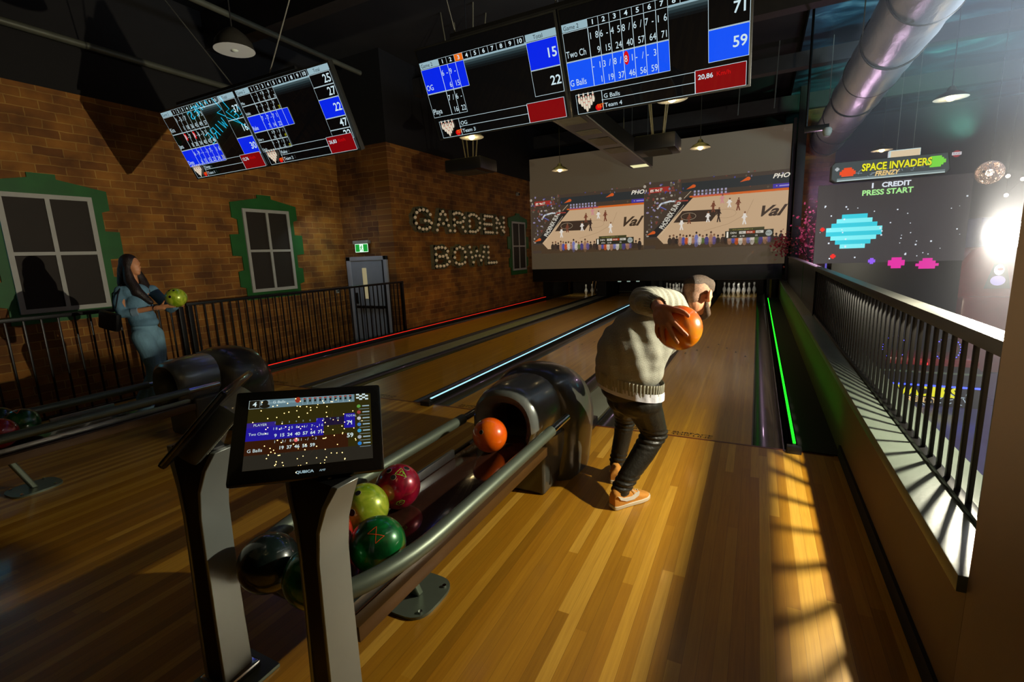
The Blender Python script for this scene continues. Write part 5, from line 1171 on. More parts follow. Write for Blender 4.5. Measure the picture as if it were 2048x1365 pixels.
def rib_ring(cfun, rx, ry, z0, z1, n, amp, tilt, cx, cy, flare=0.0):
    rings = []
    for j in range(5):
        t = j / 4; ring = []
        for k in range(n * 4):
            a = 2 * PI * k / (n * 4); rr = 1 + amp * (1 if (k % 4) in (0, 1) else -1) * (1 if 0 < j < 4 else .3)
            x = cx + rx * rr * math.cos(a) * (1 - flare * t); y = cy + ry * rr * math.sin(a) * (1 - flare * t)
            ring.append((x, y, z0 + (z1 - z0) * t + tilt * (x - cx)))
        rings.append(ring)
    return rings
HEMK = mat('ribbed_knit', (158, 156, 138), .9, var=.05, bump=.3, bscale=200)
MB().loft(rib_ring(None,   .213, .166, .830, .748, 58, .018, -.20, -.712, -1.20, .03), cap=False).build('ribbed_hem', HEMK, man, smooth=25)
MB().loft(rib_ring(None, .207, .161, .775, .722, 20, .012, -.20, -.705, -1.20, .0), cap=False).build('undershirt_hem', mat('white_tee', (214, 214, 222), .8, bump=.2), man, smooth=60)
ca, cb2 = Vector((-.510, -1.532, 1.313)), Vector((-.472, -1.592, 1.312)); ax_ = (cb2 - ca).normalized(); u1 = ax_.orthogonal().normalized(); u2 = ax_.cross(u1); rg = []
for j in range(4):
    ring = []
    for k in range(88):
        a = 2 * PI * k / 88; r_ = (.052 - .008 * j / 3) * (1 + .04 * (1 if (k % 4) in (0, 1) else -1)); ring.append(ca + (cb2 - ca) * j / 3 + (u1 * math.cos(a) + u2 * math.sin(a)) * r_)
    rg.append(ring)
MB().loft(rg, cap=False).build('ribbed_cuff', HEMK, man, smooth=25)
cn = Vector((-.405, -1.078, 1.268)); ax_ = Vector((.55, .05, .72)).normalized(); u1 = ax_.orthogonal().normalized(); u2 = ax_.cross(u1)
MB().tube([cn + (u1 * math.cos(2 * PI * k / 40) * .070 + u2 * math.sin(2 * PI * k / 40) * .070) for k in range(40)], .010, 8, closed=True).build('ribbed_collar', HEMK, man)
TROU = mat('black_trousers', (36, 34, 28), .42, var=.2, scale=9, bump=.25, bscale=60)
tr = organic('trousers', [('e', (-.70, -1.20, .735), (.192, .150, .10)), ('e', (-.66, -1.21, .66), (.155, .135, .10)), ('e', (-.76, -1.15, .66), (.11, .12, .10)),
    ('c', [(-.635, -1.215, .68), (-.60, -1.15, .55), (-.565, -1.10, .43), (-.625, -1.18, .31), (-.70, -1.28, .18), (-.735, -1.325, .105)], [.118, .100, .078, .074, .062, .058]),
    ('c', [(-.775, -1.12, .68), (-.79, -1.01, .56), (-.80, -.93, .44), (-.82, -.935, .30), (-.845, -.955, .15), (-.852, -.955, .115)], [.105, .085, .070, .062, .056, .054])], TROU, man, .008, 4)
me = tr.data
nrm = [v.normal.copy() for v in me.vertices]
for v, n_ in zip(me.vertices, nrm):
    x, y, z = v.co
    w1 = math.exp(-((z - .42) / .05) ** 2) + .9 * math.exp(-((z - .14) / .05) ** 2)
    v.co += n_ * .006 * w1 * math.sin(z * 190 + x * 40)
def shoe(M, upper, laces, parent, swoosh=True, name='shoe'):
    f = lambda x, y, z: M @ Vector((x, y, z))
    prof = [(-.135, .028, .052), (-.12, .036, .060), (-.07, .036, .058), (0, .042, .045), (.06, .049, .030), (.105, .046, .022), (.135, .032, .016), (.150, .012, .010)]
    sole = [];
    n = 24
    out = [(x, w) for x, w, h in prof]
    poly = [(x, w) for x, w in out] + [(x, -w) for x, w in out[::-1]]
    s = MB(); s.faces([f(x, y, 0) for x, y in poly] + [f(x * 1.01, y * 1.04, .024) for x, y in poly], [tuple(range(len(poly)))[::-1], tuple(range(len(poly), 2 * len(poly)))] + [(i, (i + 1) % len(poly), len(poly) + (i + 1) % len(poly), len(poly) + i) for i in range(len(poly))])
    U = []
    for x, w, top in [(-.132, .027, .100), (-.115, .034, .116), (-.07, .036, .122), (-.03, .037, .112), (.02, .040, .088), (.06, .045, .058), (.10, .043, .046), (.130, .030, .036), (.145, .012, .028)]:
        U.append([f(x, w * math.copysign(abs(math.cos(a)) ** .7, math.cos(a)), .022 + (top - .022) * math.sin(a) ** .6) if 0 <= a <= PI else f(x, 0, 0) for a in [PI * k / 14 for k in range(15)]])
    parent = MB().loft(U).build(name, upper, parent, smooth=60)
    so = s.build('shoe_sole', mat('cream_sole', (214, 202, 176), .6), parent, bevel=.004, smooth=50)
    if swoosh:
        S_ = [(-.118, .088), (-.07, .066), (-.015, .062), (.028, .078), (.040, .080), (.034, .056), (.0, .040), (-.055, .042), (-.10, .062)]
        for sy in (-1, 1):
            wf = lambda x: .0385 + .006 * max(0, min(1, (x + .02) / .08))
            MB().faces([f(x, sy * (wf(x) + .0015), z) for x, z in S_] + [f(x, sy * (wf(x) - .006), z) for x, z in S_], [tuple(range(9)), tuple(range(9, 18))] + [(i, (i + 1) % 9, 9 + (i + 1) % 9, 9 + i) for i in range(9)]).build('shoe_stripe', mat('white_leather', (222, 218, 206), .5), parent)
    if laces:
        for k in range(5):
            x = .055 - k * .018
            MB().tube([f(x, -.026, .052 + k * .0085), f(x + .004, 0, .070 + k * .0085), f(x, .026, .052 + k * .0085)], .0028, 6).build('shoelace', mat('cream_lace', (220, 212, 190), .7), parent)
        MB().tube([f(-.02, -.01, .105), f(-.01, -.03, .098), f(.012, -.045, .080)], .0026, 6).build('shoelace', mat('cream_lace'), parent)
def shoeM(p, ang, pitch=0.0, k=1.07): return Matrix.Translation(p) @ Matrix.Scale(k, 4) @ Matrix.Rotation(ang, 4, 'Z') @ Matrix.Rotation(pitch, 4, 'Y')
shoe(shoeM((-.688, -1.278, .001), math.atan2(.222, .156)), mat('mustard_suede', (206, 138, 50), .8, var=.08, bump=.2), True, man)
shoe(shoeM((-.862, -.93, .002), 1.75, 0.0), mat('mustard_suede'), False, man, True)
tag(wball((-.347, -1.74, 1.224), ballmat('lit_orange_ball', (255, 104, 2), (255, 160, 22), 2.6, 3.0, 0.0), 'orange bowling ball held in the raised hand of the bending man', None, group=None), cat='bowling ball')  # rack ball's orange made brighter and yellower, flash light painted into the colour

# ---- the woman behind
W_ = lambda *p: Vector(p)
fw = Vector((.889, .458, 0)); sd = Vector((.458, -.889, 0))          # facing, towards camera side
wz = Matrix((sd, fw, Vector((0, 0, 1)))).transposed()
h0 = Vector((-6.335, -1.20, 1.655)); hq = lambda x, y, z: h0 + wz @ Vector((x, y, z))
hipc = Vector((-6.13, -1.25, .93))
wb = [('e', hq(0, 0, .01), (.068, .088, .098), wz), ('e', hq(0, .03, -.05), (.052, .062, .065), wz), ('e', hq(0, .055, -.09), (.030, .032, .025), wz), ('e', hq(0, .094, -.025), (.009, .022, .014), wz), ('e', hq(0, .088, -.062), (.018, .010, .009), wz), ('e', hq(0, .080, .02), (.04, .014, .012), wz),
      ('c', [hq(0, -.01, -.06), Vector((-6.33, -1.21, 1.46))], [.045, .050]), ('e', (-6.30, -1.22, 1.34), (.10, .14, .07)), ('e', (-6.24, -1.23, 1.18), (.10, .11, .14)), ('e', (-6.18, -1.25, .98), (.10, .11, .12)),
      ('c', [Vector((-6.33, -1.34, 1.34)), Vector((-6.25, -1.40, 1.13)), Vector((-6.03, -1.22, 1.17))], [.045, .038, .026]), ('c', [Vector((-6.28, -1.06, 1.36)), Vector((-6.18, -.98, 1.14)), Vector((-5.97, -.95, 1.19))], [.045, .038, .026]),
      ('c', [(-6.03, -1.22, 1.17), (-5.97, -1.185, 1.175), (-5.92, -1.150, 1.168)], [.025, .028, .022]), ('c', [(-5.97, -.95, 1.19), (-5.93, -.95, 1.185), (-5.90, -.97, 1.18)], [.025, .028, .020]),
      ('c', [hipc + Vector((.03, -.05, -.05)), Vector((-6.02, -1.30, .52)), Vector((-6.05, -1.36, .08))], [.07, .055, .038]), ('c', [hipc + Vector((-.03, .05, -.05)), Vector((-6.12, -1.20, .52)), Vector((-6.28, -1.38, .10))], [.07, .055, .038])]
BL = Vector((-5.875, -1.03, 1.272))
for k, (dx, dy, dz) in enumerate(((-.02, -.092, -.052), (.005, -.080, -.066), (.028, -.066, -.074), (.045, -.05, -.080))):
    wb.append(('c', [(-5.935, -1.160, 1.168 + .004 * k), BL + Vector((dx - .03, dy - .03, dz - .022 + .02 * 0)) * 1.0, BL + Vector((dx + .012, dy, dz)) * 1.0 + Vector((.0, .0, -.016))], [.012, .0095, .008]))
wb.append(('c', [(-5.955, -1.165, 1.185), (-5.93, -1.140, 1.225), (-5.905, -1.130, 1.262)], [.013, .010, .008]))
wskin = mat('skin_olive', (196, 134, 92), .5, var=.06)
woman = organic('person', wb, wskin, None, .008, 3)
tag(woman, 'long-haired woman in denim jacket and jeans holding a lime ball by the railing', 'person')
LH = mat('long_dark_hair', (30, 20, 16), .4, var=.4, scale=40, bump=.6, bscale=120)
organic('long_hair', [('e', hq(0, -.022, .025), (.086, .098, .105), wz), ('e', hq(0, -.06, -.06), (.088, .075, .13), wz), ('c', [hq(-.02, -.09, -.05), hq(-.02, -.105, -.20), hq(0, -.10, -.36)], [.075, .085, .06]),
    ('c', [hq(.062, -.005, -.04), hq(.085, .02, -.17), hq(.10, .09, -.30), hq(.07, .20, -.42)], [.035, .055, .06, .03]), ('c', [hq(-.062, -.005, -.04), hq(-.085, .02, -.17), hq(-.06, .09, -.30)], [.035, .055, .05])], LH, woman, .009, 4)
DEN = mat('denim_jacket', (92, 130, 152), .85, var=.3, scale=7, bump=.4, bscale=60)
organic('denim_jacket', [('e', (-6.305, -1.225, 1.355), (.110, .150, .095)), ('e', (-6.25, -1.23, 1.20), (.115, .135, .15)), ('e', (-6.20, -1.245, 1.06), (.125, .135, .13)), ('e', (-6.17, -1.245, 1.01), (.132, .138, .075)),
    ('c', [(-6.335, -1.345, 1.375), (-6.305, -1.40, 1.24), (-6.245, -1.405, 1.13), (-6.155, -1.335, 1.135)], [.060, .052, .048, .043]), ('c', [(-6.28, -1.06, 1.36), (-6.20, -.99, 1.20), (-6.13, -.97, 1.14), (-6.06, -.965, 1.16)], [.062, .058, .054, .044])], DEN, woman, .009, 4)
MB().cyl((-6.165, -1.343, 1.134), (-6.120, -1.305, 1.142), .050, .047, 18).build('turned_cuff', mat('pale_denim_cuff', (120, 146, 166), .85), woman)
organic('jeans', [('e', (-6.165, -1.255, .93), (.122, .128, .12)), ('e', (-6.155, -1.255, .86), (.128, .135, .11)), ('c', [(-6.11, -1.32, .86), (-6.05, -1.30, .68), (-6.02, -1.30, .52), (-6.04, -1.35, .12)], [.105, .095, .075, .062]),
    ('c', [(-6.17, -1.18, .86), (-6.14, -1.18, .68), (-6.12, -1.20, .52), (-6.26, -1.36, .14)], [.105, .09, .072, .060])], mat('blue_jeans', (112, 152, 172), .85, var=.15, scale=10, bump=.3, bscale=60), woman, .009, 4)
shoe(shoeM((-5.99, -1.32, .001), .5), mat('grey_canvas', (120, 122, 116), .8), False, woman, False); shoe(shoeM((-6.24, -1.40, .001), .5), mat('grey_canvas'), False, woman, False)
BAGM = mat('black_leather_bag', (18, 16, 15), .35, bump=.2)
bag = MB().box((-6.325, -1.50, 1.06), (.24, .07, .20), rot=(0.0, 0.25, .3), bev=.03).build('shoulder_bag', BAGM)
tag(bag, 'small black bag hanging at the back of the woman in denim', 'bag')
o = MB().tube([(-6.36, -1.44, 1.15), (-6.40, -1.40, 1.35), (-6.33, -1.33, 1.445), (-6.24, -1.42, 1.34), (-6.20, -1.478, 1.20)], .007, 6).build('bag_strap', BAGM, bag)
MB().tube([(-5.985 + .03 * math.cos(t) * .4, -1.195 + .03 * math.sin(t), 1.172 + .03 * math.cos(t)) for t in [2 * PI * k / 20 for k in range(20)]], .004, 6, closed=True).build('bracelet', mat('chrome'), woman)
tag(wball(BL, _mats['lime_ball'], 'lime green bowling ball held in front of the woman in denim', (.3, -.5, .8), group=None), cat='bowling ball')
# ------------------------------------------------------------------ the strobe behind the railing
root = empty('studio_flash', (FL.x + .06, FL.y, 1.585)); tag(root, 'blazing white studio flash on a stand behind the right railing', 'flash lamp')
MB().ball((FL.x, FL.y, FL.z), (.045, .062, .062), 32, 20).build('diffuser_dome', glow('flash_dome', (240, 243, 255), 34.0), root, smooth=180)
MB().cyl((FL.x + .03, FL.y, FL.z), (FL.x + .46, FL.y + .03, FL.z), .055, .06, 20).build('flash_body', BLKMETAL, root)
MB().cyl((FL.x + .40, FL.y + .02, -.35), (FL.x + .40, FL.y + .02, FL.z - .05), .012, n=10).build('stand_pole', BLKMETAL, root)
for k in range(3):
    a = 2 * PI * k / 3 + 1.0
    MB().cyl((FL.x + .40, FL.y + .02, .15), (FL.x + .40 + .35 * math.cos(a), FL.y + .02 + .35 * math.sin(a), -.34), .009, n=8).build('stand_leg', BLKMETAL, root)

# ------------------------------------------------------------------ arcade hall beyond the railing
slab('trim_1', (0.88, -2.3, -0.35), (1.30, 12, 0.10), mat('arcade_step', (96, 104, 96), .5, var=.1), 'grey raised edge on the arcade side of the low wall')
g = lambda n, c=(90, 80, 70), s=1.0: glow('arcade_' + n, c, s)
root = empty('arcade_machine', (1.5, 3.6, -.35)); tag(root, 'giant black space shooter arcade machine with starry screen and lit title sign', 'arcade machine')
MB().span((.91, 4.02, -.35), (2.32, 4.5, 2.36), .01).build('cabinet', mat('cabinet_black', (26, 25, 28), .4, var=.1), root)
MB().span((.69, 3.99, 1.30), (2.32, 4.03, 2.37)).build('screen_panel', mat('led_panel_off', (58, 54, 58), .5, emit=(46, 42, 48), estr=1.0), root)  # faint grey glow painted in for haze over the dark panel
cv = Canvas(Matrix(((1, 0, 0, 0), (0, 0, -1, 3.986), (0, 1, 0, 0), (0, 0, 0, 1))), .0015)
W_1, LG_, CY, CY2, RD_, PK, PU = g('white', (220, 228, 240), 1.1), g('pale_green', (170, 240, 150), 1.0), g('cyan', (40, 205, 225), 1.0), g('cyan_light', (120, 232, 240), 1.1), g('red', (240, 16, 16)), g('pink', (236, 30, 170)), g('violet', (150, 90, 250))
cv.text(1.275, 2.285, '1', .090, W_1, bold=.003, sx=1.2); cv.text(1.40, 2.288, 'CREDIT', .085, W_1, sx=1.05, bold=.003)
cv.text(1.19, 2.195, 'PRESS START', .095, LG_, sx=1.0, bold=.003)
def blob(x, z, px_, rows, m, m2=None):
    for j, row in enumerate(rows):
        for a, b_ in row: cv.rect(x + a * px_, z - (j + 1) * px_, x + b_ * px_, z - j * px_, m2 if (m2 and j % 2) else m)
    cv.up()
# plain stepped block shapes stand in for the game's figures
blob(.815, 1.96, .0575, [[(3, 8)], [(2, 9)], [(1, 10)], [(0, 11)], [(0, 11)], [(1, 10)], [(2, 9)], [(3, 8)]], CY, CY2)
for k in range(24): cv.rect(.83, 1.505 + k * .019, 1.43, 1.507 + k * .019, g('cyan_line', (30, 170, 190))) if False else None
small = [[(1, 3)], [(0, 4)], [(0, 4)], [(1, 3)]]
blob(.742, 1.80, .014, small, RD_); blob(.885, 1.43, .016, small, RD_)
blob(1.325, 1.36, .020, small, PU); blob(1.545, 1.36, .036, [[(1, 4)], [(0, 5)], [(0, 5)], [(1, 4)]], PK); blob(1.84, 1.34, .034, [[(2, 5)], [(1, 6)], [(0, 7)], [(1, 6)]], PK)
rnd = random.Random(11)
for k in range(46):
    x, z = rnd.uniform(.72, 2.28), rnd.uniform(1.32, 2.1); r = rnd.uniform(.004, .010); cv.rect(x - r, z - r, x + r, z + r, W_1)
cv.build('screen_image', root)
out = [(.86, 2.385), (2.02, 2.385), (2.05, 2.42), (2.02, 2.63), (.84, 2.64), (.81, 2.60), (.81, 2.42)]
MB().prism(out, lambda u, v, t: (u, t, v), 3.86, 4.02).build('marquee_box', mat('cabinet_black'), root)
cv = Canvas(Matrix(((1, 0, 0, 0), (0, 0, -1, 3.857), (0, 1, 0, 0), (0, 0, 0, 1))), .0012)
cv.poly([(.87, 2.39), (2.01, 2.39), (2.04, 2.43), (2.01, 2.625), (.85, 2.635), (.82, 2.60), (.82, 2.43)], g('sign_ground', (62, 72, 76), .9)); cv.up()
cv.rect(.88, 2.392, 2.0, 2.404, g('sign_foot', (190, 210, 210))); cv.rect(.88, 2.404, 2.0, 2.43, g('sign_foot2', (110, 126, 130)))
for k in range(26):
    a, b_ = rnd.uniform(1.1, 1.75), rnd.uniform(2.40, 2.50); cv.line(a, b_, a + rnd.uniform(-.1, .1), b_ + rnd.uniform(-.03, .04), .003, g('lightning', (170, 190, 205)))
cv.up()
blob(.905, 2.56, .022, [[(2, 6)], [(1, 7)], [(0, 8)], [(0, 8)], [(1, 7)]], g('orange_red', (232, 70, 20))); blob(1.80, 2.60, .022, [[(2, 7)], [(1, 8)], [(0, 9)], [(0, 9)], [(1, 8)], [(2, 7)]], g('lime', (120, 220, 60)))
blob(.85, 2.575, .012, small, g('grey', (170, 176, 180)))
cv.up(2); cv.text(1.145, 2.495, 'SPACE INVADERS', .125, g('sign_shadow', (30, 36, 8), .6), sx=.74, bold=.008); cv.up(); cv.text(1.145, 2.50, 'SPACE INVADERS', .125, g('yellow', (228, 224, 20), 1.1), sx=.74, bold=.004)
cv.text(1.29, 2.425, 'FRENZY', .080, g('cream', (236, 200, 130)), sx=.85, bold=.003, shear=.2)
cv.oval(2.09, 2.60, .040, .040, g('badge_red', (150, 40, 50))); cv.up(); cv.rect(2.045, 2.585, 2.135, 2.620, g('badge_white', (210, 206, 214))); cv.up(); cv.text(2.055, 2.590, 'RAW', .035, g('badge_ink', (90, 80, 100)), sx=.9)
cv.build('marquee_artwork', root)
# gun console in front of the screen
MB().loft([[(1.22, y, -.35), (2.34, y, -.35), (2.34, y, z), (1.22, y, z)] for y, z in ((2.92, .04), (3.6, .12))]).build('console_base', mat('cabinet_black'), root)
MB().span((1.22, 2.90, .04), (2.34, 2.94, .055)).build('console_edge', mat('pale_green_edge', (120, 150, 120), .4, 0.2), root)
MB().span((1.38, 2.885, -.115), (2.30, 2.90, -.098)).build('light_bar', g('blue_bar', (60, 80, 255), 3.0), root)
cv = Canvas(Matrix(((1, 0, 0, 0), (0, 0, -1, 2.912), (0, 1, 0, 0), (0, 0, 0, 1))), .0012)
cv.rect(1.36, -.34, 2.30, .03, g('base_ground', (22, 26, 30), .5)); cv.up()
for k in range(30):
    a, b_ = rnd.uniform(1.4, 2.2), rnd.uniform(-.33, -.2); cv.line(a, b_, a + rnd.uniform(-.08, .08), b_ + rnd.uniform(-.04, .04), .008, g('lightning'))
cv.up(); cv.text(1.40, -.235, 'INVADERS', .155, g('yellow'), sx=1.0, bold=.006); cv.text(1.60, -.315, 'FRENZY', .085, g('cream'), sx=1.1, bold=.003)
cv.build('base_artwork', root)
REDP = mat('red_gloss_plastic', (150, 22, 22), .25, coat=.4)
MB().span((1.45, 3.05, .09), (2.32, 3.55, .19), .05).build('gun_pod', REDP, root)
for cx, cz in ((1.52, .30), (2.02, .30)):
    mb = MB()
    for k in range(26):
        a = 2 * PI * k / 26
        if .9 < a < 1.9: continue
        mb.ball((cx + .115 * math.cos(a), 3.08, cz + .135 * math.sin(a)), .0055, 8, 6)
    tag(mb.build('light_ring', g('blue_dot', (80, 70, 255), 5.0), root), kind='stuff')
    MB().tube([(cx + .115 * math.cos(t), 3.10, cz + .135 * math.sin(t)) for t in [2 * PI * j / 32 for j in range(32)]], .018, 8, closed=True).build('gun_mount', mat('cabinet_black'), root)
    MB().cyl((cx, 3.1, cz - .14), (cx, 3.15, .12), .03).build('gun_stem', mat('cabinet_black'), root)
MB().ball((1.80, 2.98, .135), .026, 16, 10).build('start_button', g('button_red', (255, 40, 40), 5.0), root)
# red racing cabinet, purple frame, other glints further right
root = empty('racing_cabinet', (3.6, 5.6, -.35)); tag(root, 'red racing arcade cabinet with a small lit picture, right of the starry screen', 'arcade machine')
MB().span((2.62, 4.9, -.35), (3.25, 6.0, .75), .06).build('cabinet_base', REDP, root)
MB().loft([[(2.60, 5.0, .7), (3.36, 5.0, .7), (3.36, 5.6, .7), (2.60, 5.6, .7)], [(2.55, 5.0, 1.12), (3.42, 5.0, 1.12), (3.42, 5.6, 1.12), (2.55, 5.6, 1.12)], [(2.74, 5.05, 1.44), (3.22, 5.05, 1.44), (3.22, 5.5, 1.44), (2.74, 5.5, 1.44)]]).build('seat_shell', REDP, root, bevel=.05)
cv = Canvas(Matrix(((1, 0, 0, 0), (0, 0, -1, 4.975), (0, 1, 0, 0), (0, 0, 0, 1))), .002)
cv.poly([(2.86, .86), (3.14, .86), (3.07, 1.20), (2.94, 1.20)], g('picture_dark', (20, 20, 30), .6)); cv.up(); cv.oval(3.0, 1.12, .055, .075, g('white')); cv.oval(3.0, .97, .08, .07, g('lilac', (170, 160, 220))); cv.up(); cv.oval(3.01, 1.13, .03, .018, g('red2', (210, 60, 60)))
cv.build('lit_picture', root)
root = empty('purple_frame', (3.9, 5.5, .4)); tag(root, 'lilac painted steel frame of a game table at the far right', 'game table')
PUR = mat('lilac_paint', (150, 130, 220), .4)
MB().span((3.45, 5.2, .93), (4.9, 5.3, 1.0)).build('table_edge', PUR, root)
MB().cyl((3.75, 5.25, .95), (3.48, 5.25, -.35), .05, n=8).build('leg', PUR, root); MB().cyl((4.5, 5.25, .95), (4.8, 5.25, -.35), .05, n=8).build('leg', PUR, root)
MB().span((3.42, 6.0, -.35), (5.2, 6.6, .72)).build('table_body', mat('tan_wood_panel', (150, 116, 70), .5), root)
root = empty('driving_game', (4.2, 7, 1)); tag(root, 'dark driving game with a pale blue side and a wheel, behind the lilac frame', 'arcade machine')
MB().span((3.3, 6.8, -.35), (4.3, 7.8, 1.9), .04).build('cabinet_side', mat('pale_blue_side', (90, 110, 150), .5), root)
MB().span((4.3, 6.7, -.35), (5.2, 7.8, 1.35), .04).build('cabinet_front', mat('cabinet_black'), root)
MB().tube([(4.55 + .20 * math.cos(t), 6.62, 1.62 + .20 * math.sin(t)) for t in [2 * PI * j / 32 for j in range(32)]], .05, 10, closed=True).build('wheel_tyre', mat('grey_tyre', (70, 72, 80), .6), root)
MB().span((4.2, 6.66, 1.35), (4.9, 6.78, 1.85)).build('wheel_support', mat('cabinet_black'), root)
root = empty('string_lights', (3.6, 6, 2.4)); tag(root, 'string of small round white fairy bulbs over the right part of the arcade', 'string lights')
b_ = lambda x, y: (1580 + x / 3.25, 280 + y / 3.25)
pts = [(3.29, 2.47), (3.46, 2.41), (3.66, 2.40), (3.98, 2.41), (4.20, 2.60), (4.40, 2.45), (3.80, 2.52), (3.30, 2.19), (3.62, 2.16), (3.92, 2.14), (4.10, 2.17), (3.98, 2.72), (4.32, 2.95), (4.46, 2.30), (3.55, 2.30), (4.6, 2.7), (4.25, 2.30)]
for x, z in pts: MB().ball((x, 6.0, z), .027, 10, 8).build('bulb', g('fairy', (255, 236, 214), 6.0), root)
MB().tube([(x, 6.01, z + .01) for x, z in sorted(pts)], .004, 5).build('cord', mat('black_cable'), root); MB().tube([(3.29, 6.01, 2.48), (3.29, 6.01, 5.62)], .004, 5).build('cord', mat('black_cable'), root)
root = empty('wicker_globe_lamp', (2.77, 5.0, 2.45)); tag(root, 'round woven wicker globe lamp hanging over the arcade', 'pendant lamp')
mb = MB(); rnd = random.Random(5)
for k in range(34):
    ax = Vector((rnd.gauss(0, 1), rnd.gauss(0, 1), rnd.gauss(0, 1))).normalized(); u1 = ax.orthogonal().normalized(); u2 = ax.cross(u1); o_ = rnd.uniform(-.06, .06); rr = math.sqrt(.15 ** 2 - o_ ** 2)
    mb.tube([Vector((2.77, 5.0, 2.45)) + ax * o_ + (u1 * math.cos(t) + u2 * math.sin(t)) * rr for t in [2 * PI * j / 28 for j in range(28)]], .0045, 5, closed=True)
tag(mb.build('woven_shade', mat('pale_wicker', (200, 176, 160), .7), root), kind='stuff')
MB().ball((2.77, 5.0, 2.45), .045, 16, 10).build('bulb', g('globe_bulb', (255, 226, 200), 6.0), root); MB().tube([(2.77, 5, 2.6), (2.77, 5, 5.62)], .005, 5).build('flex', mat('black_cable'), root)
light('globe_lamp_light', 'POINT', (2.77, 4.98, 2.44), 16, (1.0, .85, .72), .04)
root = empty('hanging_lightbox', (2.42, 8, 3.22)); tag(root, 'hanging cream light box sign reading GOLD above the game marquee', 'sign')
MB().span((2.175, 8.0, 3.02), (2.66, 8.12, 3.30), .01).build('box_frame', mat('white_frame', (210, 220, 220), .4, emit=(190, 205, 205), estr=.8), root)
cv = Canvas(Matrix(((1, 0, 0, 0), (0, 0, -1, 7.996), (0, 1, 0, 0), (0, 0, 0, 1))), .001)
cv.rect(2.20, 3.03, 2.65, 3.285, g('box_face', (232, 206, 166), 1.0)); cv.up(); cv.text(2.32, 3.08, 'GOLD', .11, g('box_text', (244, 226, 206), 1.0), sx=1.0, bold=.003); cv.build('sign_face', root)
for x in (2.3, 2.55): MB().tube([(x, 8.06, 3.30), (x, 8.06, 5.62)], .005, 5).build('hanger_wire', mat('galvanised_wire'), root)
# brick pier and cherry blossom tree beyond the column
slab('wall_arcade_pier', (.98, 12.2, -.35), (1.75, 12.5, 5.6), brick('brick_pier', True, (150, 92, 44), (116, 64, 30), (120, 84, 50)), 'narrow brick pier behind the blossom tree')
root = empty('blossom_tree', (1.1, 9.6, -.35)); tag(root, 'artificial pink cherry blossom tree between the steel column and the game screen', 'tree')
MB().tube([(1.2, 9.7, -.35), (1.18, 9.65, .6), (1.08, 9.6, 1.3), (.98, 9.6, 2.0)], [.06, .05, .035, .015], 10).build('trunk', mat('dark_bark', (54, 34, 24), .8, bump=.4), root)
for q in (((1.1, 9.6, 1.2), (.9, 9.5, 1.5), (.74, 9.5, 1.75)), ((1.06, 9.6, 1.5), (1.3, 9.5, 1.8), (1.42, 9.5, 2.1)), ((1.12, 9.6, 1.0), (1.35, 9.5, 1.2))): MB().tube(q, [.022, .015, .008][:len(q)], 6).build('branch', mat('dark_bark'), root)
for nm, n_, box, col in (('blossom', 420, (.80, 1.45, 9.3, 9.9, .9, 2.30), (212, 90, 120)), ('blossom', 150, (.36, .80, 10.9, 11.2, 1.3, 1.85), (206, 84, 84))):
    mb = MB(); rnd = random.Random(n_)
    for k in range(n_):
        u = [rnd.gauss(0, .36) for _ in range(3)]
        x = (box[0] + box[1]) / 2 + u[0] * (box[1] - box[0]) * .75; y = (box[2] + box[3]) / 2 + u[1] * (box[3] - box[2]) * .7; z = (box[4] + box[5]) / 2 + u[2] * (box[5] - box[4]) * .75
        if x > 1.5: continue
        nn = Vector((rnd.gauss(0, 1), rnd.gauss(0, 1), rnd.gauss(0, 1))).normalized(); a = nn.orthogonal().normalized(); c_ = nn.cross(a); r = rnd.uniform(.022, .042); p = Vector((x, y, z))
        v = [p + (a * math.cos(2 * PI * j / 5) + c_ * math.sin(2 * PI * j / 5)) * r * (1 if j % 1 == 0 else .5) for j in range(5)]
        mb.faces([p - nn * r * .3] + v, [(0, j + 1, (j + 1) % 5 + 1) for j in range(5)])
    tag(mb.build(nm, mat('blossom_%s' % ('pink' if n_ > 300 else 'coral'), col, .6, var=.25, scale=20), root), kind='stuff')
MB().tube([(1.0, 9.7, 1.35), (.75, 10.5, 1.45), (.55, 11.05, 1.5)], [.02, .014, .008], 6).build('branch', mat('dark_bark'), root)
light('blossom_spot', 'POINT', (1.2, 8.6, 2.6), 34, (.95, .6, .9), .1)
root = empty('blue_light_column', (1.62, 10.2, 1)); tag(root, 'narrow violet-blue lit column beside the blossom tree', 'light column'); MB().span((1.50, 10.2, -.35), (1.62, 10.3, 1.75)).build('lit_face', g('violet_column', (110, 100, 220), .8), root)
light('mural_wash', 'SPOT', (3.4, 3.4, 3.0), 1000, (.55, .85, 1.0), .2, target=(3.0, 6.0, 5.6), spot_size=math.radians(120), spot_blend=1.0)
light('mural_green', 'SPOT', (3.6, 9.0, 3.6), 520, (.25, 1.0, .7), .2, target=(3.0, 10.5, 5.6), spot_size=math.radians(110), spot_blend=1.0)
light('mural_lane', 'SPOT', (1.2, 6.2, 4.4), 130, (.6, .8, 1.0), .2, target=(1.2, 7.2, 5.6), spot_size=math.radians(130), spot_blend=1.0)
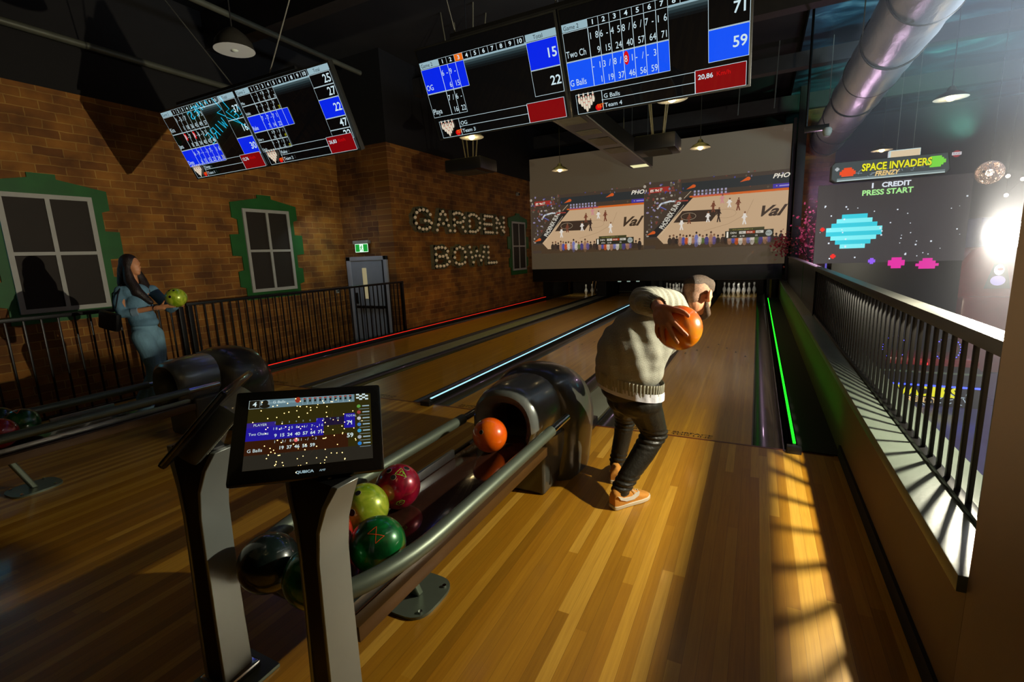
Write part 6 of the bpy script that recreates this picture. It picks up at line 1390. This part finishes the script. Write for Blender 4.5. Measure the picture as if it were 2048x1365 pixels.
# ------------------------------------------------------------------ lights behind the camera, mirrored by the glossy screens
root = empty('neon_sign', (-8.69, -2.5, 2.3)); tag(root, 'cyan neon lettering with a lightning bolt on the brick wall behind the players', 'neon sign')
NEO = glow('neon_cyan', (30, 190, 235), 14.0)
LT = {'W': [[(0, 1), (.25, 0), (.5, .7), (.75, 0), (1, 1)]], 'I': [[(.5, 0), (.5, 1)]], 'R': [[(0, 0), (0, 1), (.7, 1), (.85, .75), (.7, .5), (0, .5)], [(.4, .5), (.9, 0)]], 'E': [[(.8, 1), (0, 1), (0, 0), (.8, 0)], [(0, .5), (.7, .5)]],
      'L': [[(0, 1), (0, 0), (.8, 0)]], 'M': [[(0, 0), (0, 1), (.5, .4), (1, 1), (1, 0)]], 'S': [[(.9, .85), (.5, 1), (.1, .8), (.3, .55), (.8, .4), (.9, .15), (.5, 0), (0, .15)]], 'T': [[(0, 1), (1, 1)], [(.5, 1), (.5, 0)]]}
def neon(word, y, z, w, h, gap):
    for ch in word:
        for st in LT[ch]: MB().tube([(-8.66, y + u * w, z + v * h) for u, v in st], .006, 6).build('neon_tube', NEO, root)
        y += w + gap
neon('WIRE', -2.56, 2.13, .10, .16, .035); neon('TIMES', -2.60, 2.56, .075, .13, .025); neon('LE', -3.0, 2.08, .09, .14, .03)
for bolt in ([(-2.70, 2.60), (-2.69, 2.36), (-2.57, 2.38), (-2.85, 1.92)], [(-2.84, 2.50), (-2.83, 2.27), (-2.74, 2.28), (-2.86, 1.83)]): MB().tube([(-8.66, y, z) for y, z in bolt], .006, 6).build('neon_tube', NEO, root)
root = empty('fairy_light_globe', (-.66, -3.93, 3.42)); tag(root, 'round cluster of warm fairy lights hanging above the touch screens', 'string lights')
mb = MB(); wm = MB(); rnd = random.Random(21); C0 = Vector((-.66, -3.93, 3.42)); prev = C0
for k in range(130):
    v = Vector((rnd.gauss(0, 1), rnd.gauss(0, 1), rnd.gauss(0, 1))).normalized() * .44 * rnd.uniform(.55, 1) ; p = C0 + Vector((v.x, v.y, v.z))
    mb.ball(p, .0042, 6, 4)
    if k % 3 == 0: wm.tube([prev, p], .001, 3); prev = p
tag(mb.build('warm_bulbs', glow('warm_fairy', (255, 214, 130), 90.0), root), kind='stuff'); wm.build('thin_wire', mat('copper_wire', (170, 110, 50), .3, .8), root)
MB().tube([C0, C0 + Vector((0, 0, 2.5))], .004, 5).build('cord', mat('black_cable'), root)
for m_ in bpy.data.materials:
    if m_.name.startswith(('touch_', 'screen_')) or m_.name in ('g3', 'g4', 'g5'):
        b = m_.node_tree.nodes.get('Principled BSDF')
        if b and m_.name != 'screen_cloth': b.inputs['Coat Weight'].default_value = 1.0; b.inputs['Coat Roughness'].default_value = 0.0; b.inputs['Roughness'].default_value = .9; b.inputs['Specular IOR Level'].default_value = 0.0
# ------------------------------------------------------------------ haze volume added on the arcade side to give the flash its glow
hz = bpy.data.materials.new('arcade_haze'); hz.use_nodes = True; nt = hz.node_tree; nt.nodes.clear()
ou = nt.nodes.new('ShaderNodeOutputMaterial'); vs = nt.nodes.new('ShaderNodeVolumeScatter'); vs.inputs['Density'].default_value = 0.040; vs.inputs['Anisotropy'].default_value = 0.2; vs.inputs['Color'].default_value = (0.86, 0.88, 1.0, 1)
nt.links.new(vs.outputs[0], ou.inputs['Volume'])
o = MB().span((0.91, -2.32, -0.34), (5.5, 9.5, 5.24)).build('haze', hz); tag(o, 'added pale haze giving the glow around the studio flash on the arcade side', 'haze', kind='stuff')
